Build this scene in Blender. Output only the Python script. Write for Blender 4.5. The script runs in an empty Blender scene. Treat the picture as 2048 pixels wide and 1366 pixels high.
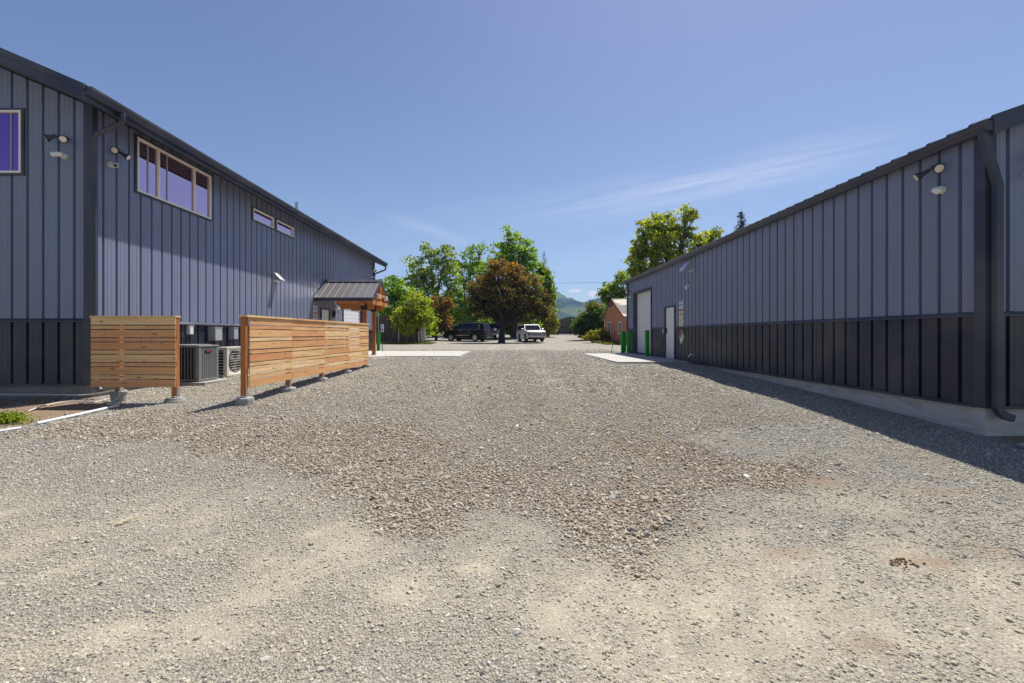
import bpy, bmesh, math, random
import numpy as np
from mathutils import Vector, Matrix
random.seed(7)
R = math.radians
scene = bpy.context.scene
COL = scene.collection
F = 890.0            # focal length in photo pixels (2048 wide)
VX, VY = 1013.0, 669.0
CZ = 1.5             # camera height

# ------------------------------------------------------------------ helpers
def X_(px, Y): return (px - VX) * Y / F
def Z_(py, Y): return CZ + (VY - py) * Y / F

_yt = np.arange(-60, 3200, 0.5)
_yk = [-60, 0, 3, 4.4, 6, 8, 9.5, 14, 15.6, 18.7, 26, 36, 45, 55, 70, 80, 150, 400, 3200]
_hk = [-1.55, -1.5, -1.5, -1.46, -1.36, -1.25, -1.21, -1.06, -1.005, -.985, -.975, -.88, -.79, -.45, -.03, .0, .3, 1.0, 4.0]
_ht = np.interp(_yt, _yk, _hk)
_ht = np.convolve(np.pad(_ht, 2, mode='edge'), [.1, .2, .4, .2, .1], 'valid') + 1.5
def g(x, y):
    x = np.asarray(x, float); y = np.asarray(y, float)
    b = np.interp(y, _yt, _ht)
    s = np.clip((x - 5) / 5, 0, 1) * np.clip((y - 26) / 8, 0, 1) * np.clip((62 - y) / 10, 0, 1)
    return b + .22 * s
def gz(x, y): return float(g(x, y))
def G(px, py):
    """photo pixel -> point of the ground"""
    Y = 5.0
    for _ in range(60):
        X = X_(px, Y)
        Yn = (CZ - gz(X, Y)) * F / (py - VY)
        Y = .5 * Y + .5 * Yn
    return (X_(px, Y), Y)

def vnoise(x, y, sc, seed):
    x = np.asarray(x) / sc + 1000.0; y = np.asarray(y) / sc + 1000.0
    xi = np.floor(x).astype(np.int64); yi = np.floor(y).astype(np.int64)
    fx = x - xi; fy = y - yi
    fx = fx * fx * (3 - 2 * fx); fy = fy * fy * (3 - 2 * fy)
    def h(a, b):
        n = (a * 374761393 + b * 668265263 + seed * 1274126177) & 0x7fffffff
        n = ((n ^ (n >> 13)) * 1103515245) & 0x7fffffff
        return ((n ^ (n >> 16)) & 0xffff) / 65535.0
    return (h(xi, yi) * (1 - fx) + h(xi + 1, yi) * fx) * (1 - fy) + (h(xi, yi + 1) * (1 - fx) + h(xi + 1, yi + 1) * fx) * fy

def tag(o, label=None, cat=None, group=None, kind=None):
    if label: o['label'] = label
    if cat: o['category'] = cat
    if group: o['group'] = group
    if kind: o['kind'] = kind
    return o
def thing(name, label, cat, loc=(0, 0, 0), group=None):
    o = bpy.data.objects.new(name, None); COL.objects.link(o)
    o.empty_display_size = .2
    o.location = loc
    return tag(o, label, cat, group)
def root_loc(o):
    v = Vector((0, 0, 0))
    while o is not None:
        v += Vector(o.location); o = o.parent
    return v
def copy_tree(o, parent=None):
    c = o.copy(); COL.objects.link(c)
    if parent is not None: c.parent = parent
    for ch in list(o.children): copy_tree(ch, c)
    return c

class MB:
    def __init__(s): s.v = []; s.f = []; s.gc = []; s.tone = []; s.useg = False; s.m = []
    def add(s, vs, fs, tone=0.5, gcs=None):
        o = len(s.v); s.v += [tuple(p) for p in vs]
        for f in fs: s.f.append(tuple(i + o for i in f)); s.tone.append(tone)
        s.gc += gcs if gcs else [(0, 0, 0)] * len(vs)
        return s
    def box(s, x0, x1, y0, y1, z0, z1, tone=.5, grain=None):
        vs = [(x0, y0, z0), (x1, y0, z0), (x1, y1, z0), (x0, y1, z0), (x0, y0, z1), (x1, y0, z1), (x1, y1, z1), (x0, y1, z1)]
        gcs = None
        if grain:
            off = random.random() * 50
            ax = {'x': (0, 1, 2), 'y': (1, 0, 2), 'z': (2, 0, 1)}[grain]
            gcs = [(p[ax[0]] + off, p[ax[1]] + off * 1.7, p[ax[2]] + off * .3) for p in vs]; s.useg = True
        return s.add(vs, [(0, 3, 2, 1), (4, 5, 6, 7), (0, 1, 5, 4), (1, 2, 6, 5), (2, 3, 7, 6), (3, 0, 4, 7)], tone, gcs)
    def bar(s, a, b, w, h, up=(0, 0, 1), tone=.5):
        """rectangular bar from a to b: w across, h along up"""
        a = Vector(a); b = Vector(b); d = (b - a).normalized(); u = Vector(up)
        sd = d.cross(u)
        if sd.length < 1e-5: u = Vector((1, 0, 0)); sd = d.cross(u)
        sd.normalize(); u = sd.cross(d).normalized()
        vs = []; gcs = []; off = random.random() * 50; L = (b - a).length
        for p, l in ((a, 0), (b, L)):
            for i, j in ((-1, -1), (1, -1), (1, 1), (-1, 1)):
                vs.append(p + sd * (i * w / 2) + u * (j * h / 2)); gcs.append((l + off, i * w / 2 + off * 1.7, j * h / 2 + off * .3))
        s.useg = True
        return s.add(vs, [(0, 1, 2, 3), (7, 6, 5, 4), (0, 4, 5, 1), (1, 5, 6, 2), (2, 6, 7, 3), (3, 7, 4, 0)], tone, gcs)
    def tube(s, pts, rad, n=8, caps=True, tone=.5):
        pts = [Vector(p) for p in pts]
        if not hasattr(rad, '__len__'): rad = [rad] * len(pts)
        vs = []; fs = []; prev = None
        for i, p in enumerate(pts):
            d = (pts[min(i + 1, len(pts) - 1)] - pts[max(i - 1, 0)]).normalized()
            if prev is None:
                a = d.cross(Vector((0, 0, 1)))
                if a.length < 1e-3: a = d.cross(Vector((1, 0, 0)))
            else: a = prev - d * prev.dot(d)
            a.normalize(); prev = a; b = d.cross(a)
            for k in range(n):
                t = 2 * math.pi * k / n
                vs.append(p + (a * math.cos(t) + b * math.sin(t)) * rad[i])
        for i in range(len(pts) - 1):
            for k in range(n):
                k2 = (k + 1) % n
                fs.append((i * n + k, i * n + k2, (i + 1) * n + k2, (i + 1) * n + k))
        if caps:
            fs.append(tuple(range(n - 1, -1, -1))); fs.append(tuple((len(pts) - 1) * n + k for k in range(n)))
        return s.add(vs, fs, tone)
    def prism(s, poly, axis, a, b, tone=.5):
        """2-D polygon extruded along axis; poly in the other two axes in order"""
        n = len(poly)
        def P(p, t):
            if axis == 'x': return (t, p[0], p[1])
            if axis == 'y': return (p[0], t, p[1])
            return (p[0], p[1], t)
        vs = [P(p, a) for p in poly] + [P(p, b) for p in poly]
        fs = [tuple(range(n)), tuple(range(2 * n - 1, n - 1, -1))] + [(i, i + n, (i + 1) % n + n, (i + 1) % n) for i in range(n)]
        return s.add(vs, fs, tone)
    def lathe(s, prof, origin, axis, n=16, tone=.5):
        """prof: (distance along axis, radius)"""
        o = Vector(origin); d = Vector(axis).normalized()
        a = d.cross(Vector((0, 0, 1)))
        if a.length < 1e-3: a = Vector((1, 0, 0))
        a.normalize(); b = d.cross(a)
        vs = []; fs = []
        for t, r in prof:
            for k in range(n):
                q = 2 * math.pi * k / n
                vs.append(o + d * t + (a * math.cos(q) + b * math.sin(q)) * max(r, 1e-4))
        for i in range(len(prof) - 1):
            for k in range(n):
                k2 = (k + 1) % n
                fs.append((i * n + k, i * n + k2, (i + 1) * n + k2, (i + 1) * n + k))
        fs.append(tuple(range(n - 1, -1, -1))); fs.append(tuple((len(prof) - 1) * n + k for k in range(n)))
        return s.add(vs, fs, tone)
    def quad(s, a, b, c, d, tone=.5): return s.add([a, b, c, d], [(0, 1, 2, 3)], tone)
    def build(s, name, mat, parent=None, smooth=False, bevel=0, seg=2, fix=True):
        me = bpy.data.meshes.new(name)
        off = root_loc(parent)
        me.from_pydata([(p[0] - off.x, p[1] - off.y, p[2] - off.z) for p in s.v], [], s.f)
        me.materials.append(mat)
        at = me.attributes.new('tone', 'FLOAT', 'FACE'); at.data.foreach_set('value', s.tone)
        if s.useg:
            ga = me.attributes.new('grain', 'FLOAT_VECTOR', 'POINT'); ga.data.foreach_set('vector', [c for q in s.gc for c in q])
        if fix:
            bm = bmesh.new(); bm.from_mesh(me); bmesh.ops.recalc_face_normals(bm, faces=bm.faces); bm.to_mesh(me); bm.free()
        if smooth:
            me.polygons.foreach_set('use_smooth', [True] * len(me.polygons)); me.set_sharp_from_angle(angle=R(38))
        me.update()
        o = bpy.data.objects.new(name, me); COL.objects.link(o)
        if parent is not None: o.parent = parent
        if bevel:
            md = o.modifiers.new('bevel', 'BEVEL'); md.width = bevel; md.segments = seg; md.limit_method = 'ANGLE'; md.angle_limit = R(35)
        return o

# ------------------------------------------------------------------ materials
class NT:
    def __init__(s, name):
        s.m = bpy.data.materials.new(name); s.m.use_nodes = True
        s.n = s.m.node_tree.nodes; s.l = s.m.node_tree.links
        s.b = s.n['Principled BSDF']; s.out = s.n['Material Output']
    def node(s, t, **k):
        x = s.n.new(t)
        for a, v in k.items(): setattr(x, a, v)
        return x
    def link(s, a, b): s.l.new(a, b)
    def val(s, x, i, v):
        if hasattr(v, 'is_linked'): s.link(v, x.inputs[i])
        else: x.inputs[i].default_value = v
    def noise(s, scale, detail=4, rough=.55, vec=None, dist=0):
        x = s.node('ShaderNodeTexNoise'); x.inputs['Scale'].default_value = scale; x.inputs['Detail'].default_value = detail
        x.inputs['Roughness'].default_value = rough; x.inputs['Distortion'].default_value = dist
        if vec is not None: s.link(vec, x.inputs['Vector'])
        return x.outputs['Fac']
    def vor(s, scale, vec=None, out='Distance', feature='F1', rnd=1):
        x = s.node('ShaderNodeTexVoronoi', feature=feature); x.inputs['Scale'].default_value = scale; x.inputs['Randomness'].default_value = rnd
        if vec is not None: s.link(vec, x.inputs['Vector'])
        return x.outputs[out]
    def coord(s, scale=(1, 1, 1), which='Object', src=None):
        if src is None:
            tc = s.node('ShaderNodeTexCoord'); src = tc.outputs[which]
        mp = s.node('ShaderNodeMapping'); mp.inputs['Scale'].default_value = scale
        s.link(src, mp.inputs['Vector']); return mp.outputs['Vector']
    def ramp(s, fac, stops):
        x = s.node('ShaderNodeValToRGB'); e = x.color_ramp.elements
        while len(e) < len(stops): e.new(.5)
        for i, (p, c) in enumerate(stops):
            e[i].position = p; e[i].color = (c[0], c[1], c[2], 1) if hasattr(c, '__len__') else (c, c, c, 1)
        s.link(fac, x.inputs['Fac']); return x.outputs['Color']
    def mix(s, fac, a, b, mode='MIX'):
        x = s.node('ShaderNodeMix', data_type='RGBA', blend_type=mode)
        s.val(x, 0, fac)
        for i, v in ((6, a), (7, b)):
            if hasattr(v, 'is_linked'): s.link(v, x.inputs[i])
            else: x.inputs[i].default_value = (v[0], v[1], v[2], 1)
        return x.outputs[2]
    def math(s, op, a, b=0.0, c=None, clamp=False):
        x = s.node('ShaderNodeMath', operation=op, use_clamp=clamp); s.val(x, 0, a); s.val(x, 1, b)
        if c is not None: s.val(x, 2, c)
        return x.outputs[0]
    def attr(s, name, out='Fac', typ='GEOMETRY'):
        x = s.node('ShaderNodeAttribute', attribute_name=name, attribute_type=typ); return x.outputs[out]
    def bump(s, h, dist=.01, strength=1):
        x = s.node('ShaderNodeBump'); x.inputs['Distance'].default_value = dist; x.inputs['Strength'].default_value = strength
        s.link(h, x.inputs['Height']); s.link(x.outputs['Normal'], s.b.inputs['Normal'])
    def set(s, col=None, rough=None, metal=None, spec=None, coat=None):
        b = s.b.inputs
        if col is not None:
            if hasattr(col, 'is_linked'): s.link(col, b['Base Color'])
            else: b['Base Color'].default_value = (col[0], col[1], col[2], 1)
        if rough is not None: s.val(s.b, 'Roughness', rough)
        if metal is not None: b['Metallic'].default_value = metal
        if spec is not None: b['Specular IOR Level'].default_value = spec
        if coat is not None: b['Coat Weight'].default_value = coat; b['Coat Roughness'].default_value = .04
        return s.m

def plain(name, col, rough=.5, metal=0, var=.12, sc=6, bump=0, spec=.5, coat=None):
    t = NT(name); v = t.coord()
    n = t.noise(sc, 5, .6, v)
    c = t.mix(n, [x * (1 - var) for x in col], [min(1, x * (1 + var)) for x in col])
    if bump: t.bump(t.noise(sc * 12, 4, .6, v), bump)
    return t.set(c, rough, metal, spec, coat)

def siding_mat(name, col, rough=.42):
    t = NT(name); v = t.coord((1, 1, .12))
    n = t.noise(3.0, 4, .6, v); n2 = t.noise(.9, 3, .5, t.coord())
    c = t.mix(n, [x * .86 for x in col], [x * 1.12 for x in col])
    c = t.mix(t.math('MULTIPLY', t.math('SUBTRACT', n2, .45, clamp=True), 1.2), c, (.20, .19, .175))
    t.bump(t.noise(5, 2, .5, t.coord((1, 1, .5))), .004, .5)
    return t.set(c, t.math('ADD', t.math('MULTIPLY', n2, .18), rough - .08), 0, .5)

def wood_mat(name, cols, dark, rough=.7):
    t = NT(name)
    gv = t.attr('grain', 'Vector'); tone = t.attr('tone')
    v1 = t.coord((1.2, 28, 28), src=gv); v2 = t.coord((2.2, 9, 9), src=gv)
    gr = t.noise(1, 5, .6, v1, .6); lo = t.noise(1, 3, .5, v2)
    c = t.ramp(t.math('ADD', t.math('MULTIPLY', tone, .72), t.math('MULTIPLY', lo, .28)), [(.1, cols[0]), (.5, cols[1]), (.9, cols[2])])
    c = t.mix(t.math('MULTIPLY', t.ramp(gr, [(.42, 0), (.62, 1)]), .45), c, dark)
    k = t.vor(1, t.coord((2.8, 8, 8), src=gv))
    c = t.mix(t.math('MULTIPLY', t.ramp(k, [(.07, 1), (.17, 0)]), .8), c, [x * .35 for x in dark])
    t.bump(gr, .003, .6)
    return t.set(c, rough, 0, .3)

def concrete_mat(name, col, rough=.85, sc=3):
    t = NT(name); v = t.coord()
    n = t.noise(sc, 6, .65, v); n2 = t.noise(sc * 14, 4, .7, v); st = t.noise(2.2, 4, .6, t.coord((1, 1, 5)))
    c = t.mix(n, [x * .72 for x in col], [x * 1.18 for x in col])
    c = t.mix(t.math('MULTIPLY', t.ramp(st, [(.46, 0), (.68, 1)]), .55), c, [x * .45 for x in col])
    c = t.mix(t.math('MULTIPLY', n2, .3), c, [x * .7 for x in col])
    t.bump(t.math('ADD', n2, n), .012, .6)
    return t.set(c, rough, 0, .25)

def leaf_mat(name, stops, trans=.35):
    t = NT(name); tone = t.attr('tone')
    c = t.ramp(tone, stops)
    t.set(c, .6, 0, .2)
    tr = t.node('ShaderNodeBsdfTranslucent')
    hs = t.mix(1.0, c, (1.5, 1.5, .7), 'MULTIPLY'); t.link(hs, tr.inputs['Color'])
    mx = t.node('ShaderNodeMixShader'); mx.inputs[0].default_value = trans
    t.link(t.b.outputs[0], mx.inputs[1]); t.link(tr.outputs[0], mx.inputs[2]); t.link(mx.outputs[0], t.out.inputs['Surface'])
    return t.m

def glass_mat(name, tint, dark=(.012, .012, .018), fac=.35, wavy=.25, rough=.03):
    t = NT(name); t.set(dark, .5, 0, 0)
    gl = t.node('ShaderNodeBsdfGlossy'); gl.inputs['Color'].default_value = (*tint, 1); gl.inputs['Roughness'].default_value = rough
    bp = t.node('ShaderNodeBump'); bp.inputs['Distance'].default_value = .004; bp.inputs['Strength'].default_value = wavy
    t.link(t.noise(1.6, 2, .5, t.coord()), bp.inputs['Height']); t.link(bp.outputs[0], gl.inputs['Normal'])
    fr = t.node('ShaderNodeFresnel'); fr.inputs['IOR'].default_value = 1.5
    f = t.math('ADD', fr.outputs[0], fac, clamp=True)
    mx = t.node('ShaderNodeMixShader'); t.link(f, mx.inputs[0]); t.link(t.b.outputs[0], mx.inputs[1]); t.link(gl.outputs[0], mx.inputs[2])
    t.link(mx.outputs[0], t.out.inputs['Surface']); return t.m

M = {}
M['siding'] = siding_mat('grey_siding', (.190, .218, .325))
M['wainscot'] = siding_mat('charcoal_wainscot', (.022, .025, .044))
M['trim'] = siding_mat('dark_trim', (.033, .036, .060))
M['roofing'] = siding_mat('dark_roofing', (.055, .054, .060), .5)
M['soffit'] = siding_mat('dark_soffit', (.07, .068, .072), .6)
M['concrete'] = concrete_mat('rough_concrete', (.30, .29, .27))
M['slab'] = concrete_mat('pale_slab', (.47, .455, .42), sc=1.2)
M['stem'] = concrete_mat('pale_stem_wall', (.60, .58, .54), sc=2.6)
M['pier'] = concrete_mat('pier_concrete', (.38, .37, .35), sc=7)
M['cedar'] = wood_mat('fresh_cedar', ((.64, .29, .13), (.76, .48, .22), (.86, .65, .37)), (.42, .19, .06))
M['cedar_post'] = wood_mat('stained_cedar', ((.38, .13, .035), (.46, .17, .05), (.54, .24, .08)), (.24, .07, .018))
M['timber'] = wood_mat('orange_timber', ((.46, .16, .04), (.56, .22, .06), (.62, .28, .09)), (.30, .09, .02))
M['oldwood'] = wood_mat('weathered_boards', ((.095, .075, .06), (.15, .12, .095), (.2, .165, .135)), (.05, .04, .035), .9)
M['gatewood'] = wood_mat('old_gate_boards', ((.08, .065, .055), (.13, .11, .09), (.17, .14, .12)), (.04, .035, .03), .9)
M['cream'] = plain('cream_vinyl', (.86, .83, .73), .4, var=.05)
M['white'] = plain('white_paint', (.74, .73, .70), .45, var=.06)
M['doorwhite'] = plain('door_white', (.66, .66, .67), .45, var=.04, sc=2)
M['fixture'] = plain('white_fixture', (.75, .74, .70), .35, var=.05)
M['bronze'] = plain('dark_fixture', (.055, .05, .06), .35, var=.1)
M['lens'] = plain('lamp_glass', (.78, .72, .58), .15, var=.06, spec=.8)
M['black'] = plain('black_plastic', (.012, .012, .013), .4, var=.2)
M['rubber'] = plain('rubber', (.018, .018, .019), .8, var=.25, sc=12)
M['green'] = plain('green_sleeve', (.003, .26, .018), .4, var=.08)
M['galv'] = plain('galvanised_steel', (.55, .56, .58), .35, .8, var=.15, sc=20)
M['greybox'] = plain('grey_enclosure', (.36, .37, .39), .45, var=.08)
M['acgrey'] = plain('grey_cabinet', (.19, .195, .19), .5, var=.08)
M['acdark'] = plain('dark_coil', (.010, .010, .011), .7, var=.3, sc=30)
M['beige'] = plain('beige_cabinet', (.62, .59, .52), .45, var=.06)
M['glass_side'] = glass_mat('violet_glass', (.95, .68, .88), fac=.5)
M['glass_front'] = glass_mat('deep_violet_glass', (.50, .25, .80), fac=.5)
M['glass_car'] = glass_mat('car_glass', (.34, .38, .5), (.008, .009, .01), .04, 0.02, .008)
M['carblack'] = plain('black_car_paint', (.004, .004, .006), .3, 0, var=.1, spec=.25, coat=.22)
M['carwhite'] = plain('white_car_paint', (.74, .74, .74), .3, 0, var=.03, coat=.8)
M['chrome'] = plain('chrome', (.75, .75, .77), .15, 1, var=.05)
M['jeepgrey'] = plain('silver_car_paint', (.30, .30, .31), .3, .4, var=.06, coat=.6)
M['red'] = plain('red_plastic', (.16, .008, .008), .3, var=.08)
M['plate'] = plain('number_plate', (.42, .48, .62), .4, var=.1)
M['blue'] = plain('sign_blue', (.06, .16, .52), .45, var=.05)
M['signred'] = plain('sign_red', (.50, .03, .04), .45, var=.05)
M['yellow'] = plain('sign_yellow', (.66, .56, .05), .45, var=.05)
M['ink'] = plain('sign_print', (.16, .16, .17), .6, var=.1)
M['pvc'] = plain('white_pvc', (.72, .74, .76), .35, var=.06)
M['cord'] = plain('pale_cord', (.62, .60, .54), .6, var=.1)
M['salmon'] = None
M['bark'] = plain('bark', (.10, .075, .055), .9, var=.4, sc=5, bump=.03)
M['darkbark'] = plain('dark_bark', (.045, .032, .027), .9, var=.4, sc=5, bump=.03)
M['stone'] = plain('pale_rock', (.36, .36, .37), .8, var=.3, sc=9, bump=.01)

# ------------------------------------------------------------------ camera, light, sky
cam = bpy.data.cameras.new('camera'); co = bpy.data.objects.new('camera', cam); COL.objects.link(co)
co.location = (0, 0, CZ); co.rotation_euler = (R(90), 0, 0)
cam.sensor_width = 36; cam.lens = F / 2048 * 36
cam.shift_x = (1024 - VX) / 2048; cam.shift_y = -(683 - VY) / 2048
cam.clip_start = .05; cam.clip_end = 9000
scene.camera = co
SD = Vector((.285, .41, 1.0)).normalized()      # towards the sun
ELEV = math.asin(SD.z); AZ = math.atan2(SD.x, SD.y)
sun = bpy.data.lights.new('sun', 'SUN'); so = bpy.data.objects.new('sun', sun); COL.objects.link(so)
sun.energy = 5.0; sun.angle = R(.5); sun.color = (1, .95, .87)
so.location = (20, 30, 60); so.rotation_euler = (-SD).to_track_quat('-Z', 'Y').to_euler()

w = bpy.data.worlds.new('World'); scene.world = w; w.use_nodes = True
wn = w.node_tree.nodes; wl = w.node_tree.links
bg = wn['Background']
sk = wn.new('ShaderNodeTexSky'); sk.sky_type = 'NISHITA'; sk.sun_disc = False
sk.sun_elevation = ELEV; sk.sun_rotation = AZ; sk.altitude = 300; sk.air_density = 1.0; sk.dust_density = 1.0; sk.ozone_density = 2.0
def wmath(op, a, b=0.0, clamp=False):
    x = wn.new('ShaderNodeMath'); x.operation = op; x.use_clamp = clamp
    for i, v in ((0, a), (1, b)):
        if hasattr(v, 'is_linked'): wl.new(v, x.inputs[i])
        else: x.inputs[i].default_value = v
    return x.outputs[0]
tc = wn.new('ShaderNodeTexCoord'); sep = wn.new('ShaderNodeSeparateXYZ'); wl.new(tc.outputs['Generated'], sep.inputs[0])
yy = wmath('MAXIMUM', sep.outputs[1], .02)
U = wmath('DIVIDE', sep.outputs[0], yy); W = wmath('DIVIDE', sep.outputs[2], yy)
def wnoise(su, sw, sc, detail, off):
    cb = wn.new('ShaderNodeCombineXYZ'); wl.new(wmath('MULTIPLY', U, su), cb.inputs[0])
    wl.new(wmath('MULTIPLY', wmath('SUBTRACT', W, wmath('MULTIPLY', U, .19)), sw), cb.inputs[1]); cb.inputs[2].default_value = off
    n = wn.new('ShaderNodeTexNoise'); n.inputs['Scale'].default_value = sc; n.inputs['Detail'].default_value = detail; n.inputs['Roughness'].default_value = .6
    wl.new(cb.outputs[0], n.inputs['Vector']); return n.outputs['Fac']
def band(v, c, wd):      # soft bump round c
    d = wmath('DIVIDE', wmath('ABSOLUTE', wmath('SUBTRACT', v, c)), wd)
    x = wmath('SUBTRACT', 1.0, d, True); return wmath('MULTIPLY', x, wmath('MULTIPLY', x, wmath('SUBTRACT', 3.0, wmath('MULTIPLY', x, 2.0))))
warp = wmath('MULTIPLY', wmath('SUBTRACT', wnoise(2, 5, 1.2, 3, 3.1), .5), .07)
line = wmath('ADD', wmath('SUBTRACT', W, wmath('MULTIPLY', U, .19)), warp)
cir = wmath('MULTIPLY', band(line, .258, .075), band(U, .45, .62))
cir = wmath('MULTIPLY', cir, wmath('MULTIPLY', wmath('SUBTRACT', wnoise(1.2, 26, 2.2, 6, 8.0), .32), 2.0, True))
veil = wmath('MULTIPLY', wmath('MULTIPLY', band(W, .16, .22), wmath('SUBTRACT', wnoise(1.2, 9, 1.6, 5, 1.7), .42, True)), .9)
lines2 = wmath('ADD', W, wmath('MULTIPLY', U, .35))
cir2 = wmath('MULTIPLY', wmath('MULTIPLY', band(wmath('ADD', lines2, warp), .175, .02), band(U, -.17, .14)), .5)
def puff(u, wv, ru, rw):
    a = wmath('POWER', wmath('DIVIDE', wmath('SUBTRACT', U, u), ru), 2.0); b = wmath('POWER', wmath('DIVIDE', wmath('SUBTRACT', W, wv), rw), 2.0)
    e = wmath('SUBTRACT', 1.0, wmath('ADD', a, b), True)
    return wmath('MULTIPLY', wmath('SUBTRACT', wmath('ADD', e, wmath('MULTIPLY', wnoise(55, 95, 1.2, 5, u * 9), 2.2)), 1.28, True), wmath('MULTIPLY', e, 5.0, True))
cl = wmath('ADD', wmath('ADD', wmath('MULTIPLY', cir, .62), wmath('MULTIPLY', veil, .35)), wmath('MULTIPLY', cir2, .3))
pf = wmath('ADD', puff(.154, .0985, .020, .0055), puff(.193, .0915, .014, .0105), True)
cl = wmath('MULTIPLY', wmath('ADD', cl, wmath('MULTIPLY', pf, 1.6), True), wmath('GREATER_THAN', sep.outputs[1], .05))
hsv = wn.new('ShaderNodeHueSaturation'); wl.new(sk.outputs[0], hsv.inputs['Color']); hsv.inputs['Hue'].default_value = .507; hsv.inputs['Saturation'].default_value = 1.02; hsv.inputs['Value'].default_value = 1.0
tr_ = wn.new('ShaderNodeValToRGB'); wl.new(sep.outputs[2], tr_.inputs[0]); te = tr_.color_ramp.elements
te[0].position = .0; te[0].color = (1.12, 1.12, .98, 1); te[1].position = .62; te[1].color = (.93, .89, .94, 1)
tm = wn.new('ShaderNodeMix'); tm.data_type = 'RGBA'; tm.blend_type = 'MULTIPLY'; tm.inputs[0].default_value = 1; wl.new(hsv.outputs[0], tm.inputs[6]); wl.new(tr_.outputs[0], tm.inputs[7])
mx = wn.new('ShaderNodeMix'); mx.data_type = 'RGBA'; wl.new(cl, mx.inputs[0]); wl.new(tm.outputs[2], mx.inputs[6]); mx.inputs[7].default_value = (8.2, 8.2, 8.4, 1)
wl.new(mx.outputs[2], bg.inputs['Color']); bg.inputs['Strength'].default_value = .074
scene.view_settings.view_transform = 'Standard'; scene.view_settings.look = 'None'; scene.view_settings.exposure = .64; scene.view_settings.gamma = 1
scene.cycles.max_bounces = 8; scene.cycles.volume_bounces = 0

# ------------------------------------------------------------------ ground
def sdist(px, py, poly):
    """signed distance to a polygon, positive inside"""
    P = np.array(poly); d = np.full(px.shape, 1e9); ins = np.zeros(px.shape, bool)
    for i in range(len(P)):
        a = P[i]; b = P[(i + 1) % len(P)]; e = b - a
        t = np.clip(((px - a[0]) * e[0] + (py - a[1]) * e[1]) / (e @ e + 1e-9), 0, 1)
        d = np.minimum(d, np.hypot(px - a[0] - t * e[0], py - a[1] - t * e[1]))
        c = ((a[1] > py) != (b[1] > py)) & (px < (b[0] - a[0]) * (py - a[1]) / (b[1] - a[1] + 1e-12) + a[0])
        ins ^= c
    return np.where(ins, d, -d)
BROWN = [G(*p) for p in [(0, 876), (250, 822), (420, 818), (560, 792), (760, 742), (950, 724), (1180, 728), (1330, 745), (1480, 790), (1640, 842), (1540, 868), (1370, 862), (1480, 905), (1620, 930), (1560, 975), (1470, 985), (1460, 1035), (1300, 1095), (1130, 1100), (1060, 1045), (960, 1035), (880, 1090), (800, 1050), (700, 1000), (650, 950), (480, 900), (300, 890), (120, 896)]]
SAND = [G(*p) for p in [(520, 1090), (700, 1050), (860, 1105), (980, 1055), (1120, 1108), (1300, 1110), (1470, 1160), (1560, 1300), (1600, 1500), (1250, 1600), (1000, 1450), (800, 1280), (560, 1230), (400, 1330), (200, 1500), (100, 1300), (330, 1180)]]
DIRTBED = [(-13, 8.65), (-13, 5.6), (-8.3, 6.1), (-7.05, 6.5), (-6.75, 7.1), (-6.7, 7.6), (-7.7, 8.3), (-8.0, 8.66)]
DIRTRIGHT = [(6.6, 6.05), (6.45, 5.2), (8, 4.4), (14, 4.2), (14, 6.05)]
def masks(x, y):
    n1 = vnoise(x, y, .9, 3) - .5; n2 = vnoise(x, y, .28, 5) - .5; n3 = vnoise(x, y, 2.6, 9) - .5; n4 = vnoise(x, y, .09, 15) - .5
    wob = n1 * .5 + n2 * .35 + n4 * .18
    b = np.clip(.5 + (sdist(x, y, BROWN) + wob) / .35, 0, 1)
    b = b * np.clip(.93 + n3 * .9 + n1 * .55, .25, 1) * (1 - .62 * np.clip((y - 5.5) / 5, 0, 1))
    s = np.clip(.5 + (sdist(x, y, SAND) + n1 * .9 + n2 * .5) / .5, 0, 1) * .85
    fr = np.clip((4.6 - y) / 1.2, 0, 1)
    s = np.maximum(s, np.clip((n3 * 1.0 + n1 * .9 + n2 * .6 + .12) * 1.6, .30, .75) * fr) * (1 - b * .85)
    trk = np.exp(-((x - 1.15 - n3 * .5) / .3) ** 2) + np.exp(-((x + .75 - n3 * .5) / .3) ** 2) + .7 * np.exp(-((x - 3.0 - n3 * .4) / .4) ** 2)
    s = np.maximum(s, np.clip(trk * (.34 + n1 * .5), 0, .5) * np.clip((y - 5.5) / 2, 0, 1) * (y < 40))
    s = s * (.8 + n4 * .9)
    s = np.clip(s, 0, 1)
    d = np.clip(.5 + (sdist(x, y, DIRTBED) + wob * .6) / .25, 0, 1)
    d = np.maximum(d, np.clip(.5 + (sdist(x, y, DIRTRIGHT) + wob * .6) / .25, 0, 1))
    for (px, py, rx, ry) in [(1642, 964, .42, .14), (1850, 1122, .26, .11), (1742, 1286, .13, .10), (1915, 988, .5, .10), (1985, 1105, .25, .08), (1300, 1012, .2, .07), (1580, 1102, .2, .07)]:
        cx, cy = G(px, py)
        d = np.maximum(d, np.clip(1.25 - np.hypot((x - cx) / rx, (y - cy) / ry) + wob * 1.2, 0, 1) * .75)
    return b, s, d
def axis(lo, hi, step, far_lo, far_hi, gr=1.12):
    a = list(np.arange(lo, hi + 1e-6, step)); st = step
    v = hi
    while v < far_hi: st *= gr; v += st; a.append(v)
    st = step; v = lo; pre = []
    while v > far_lo: st *= gr; v -= st; pre.append(v)
    return np.array(pre[::-1] + a)
xs = axis(-13, 12, .13, -3000, 3000); ys = axis(-2, 18, .13, -60, 3100, 1.06)
GX, GY = np.meshgrid(xs, ys)
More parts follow.
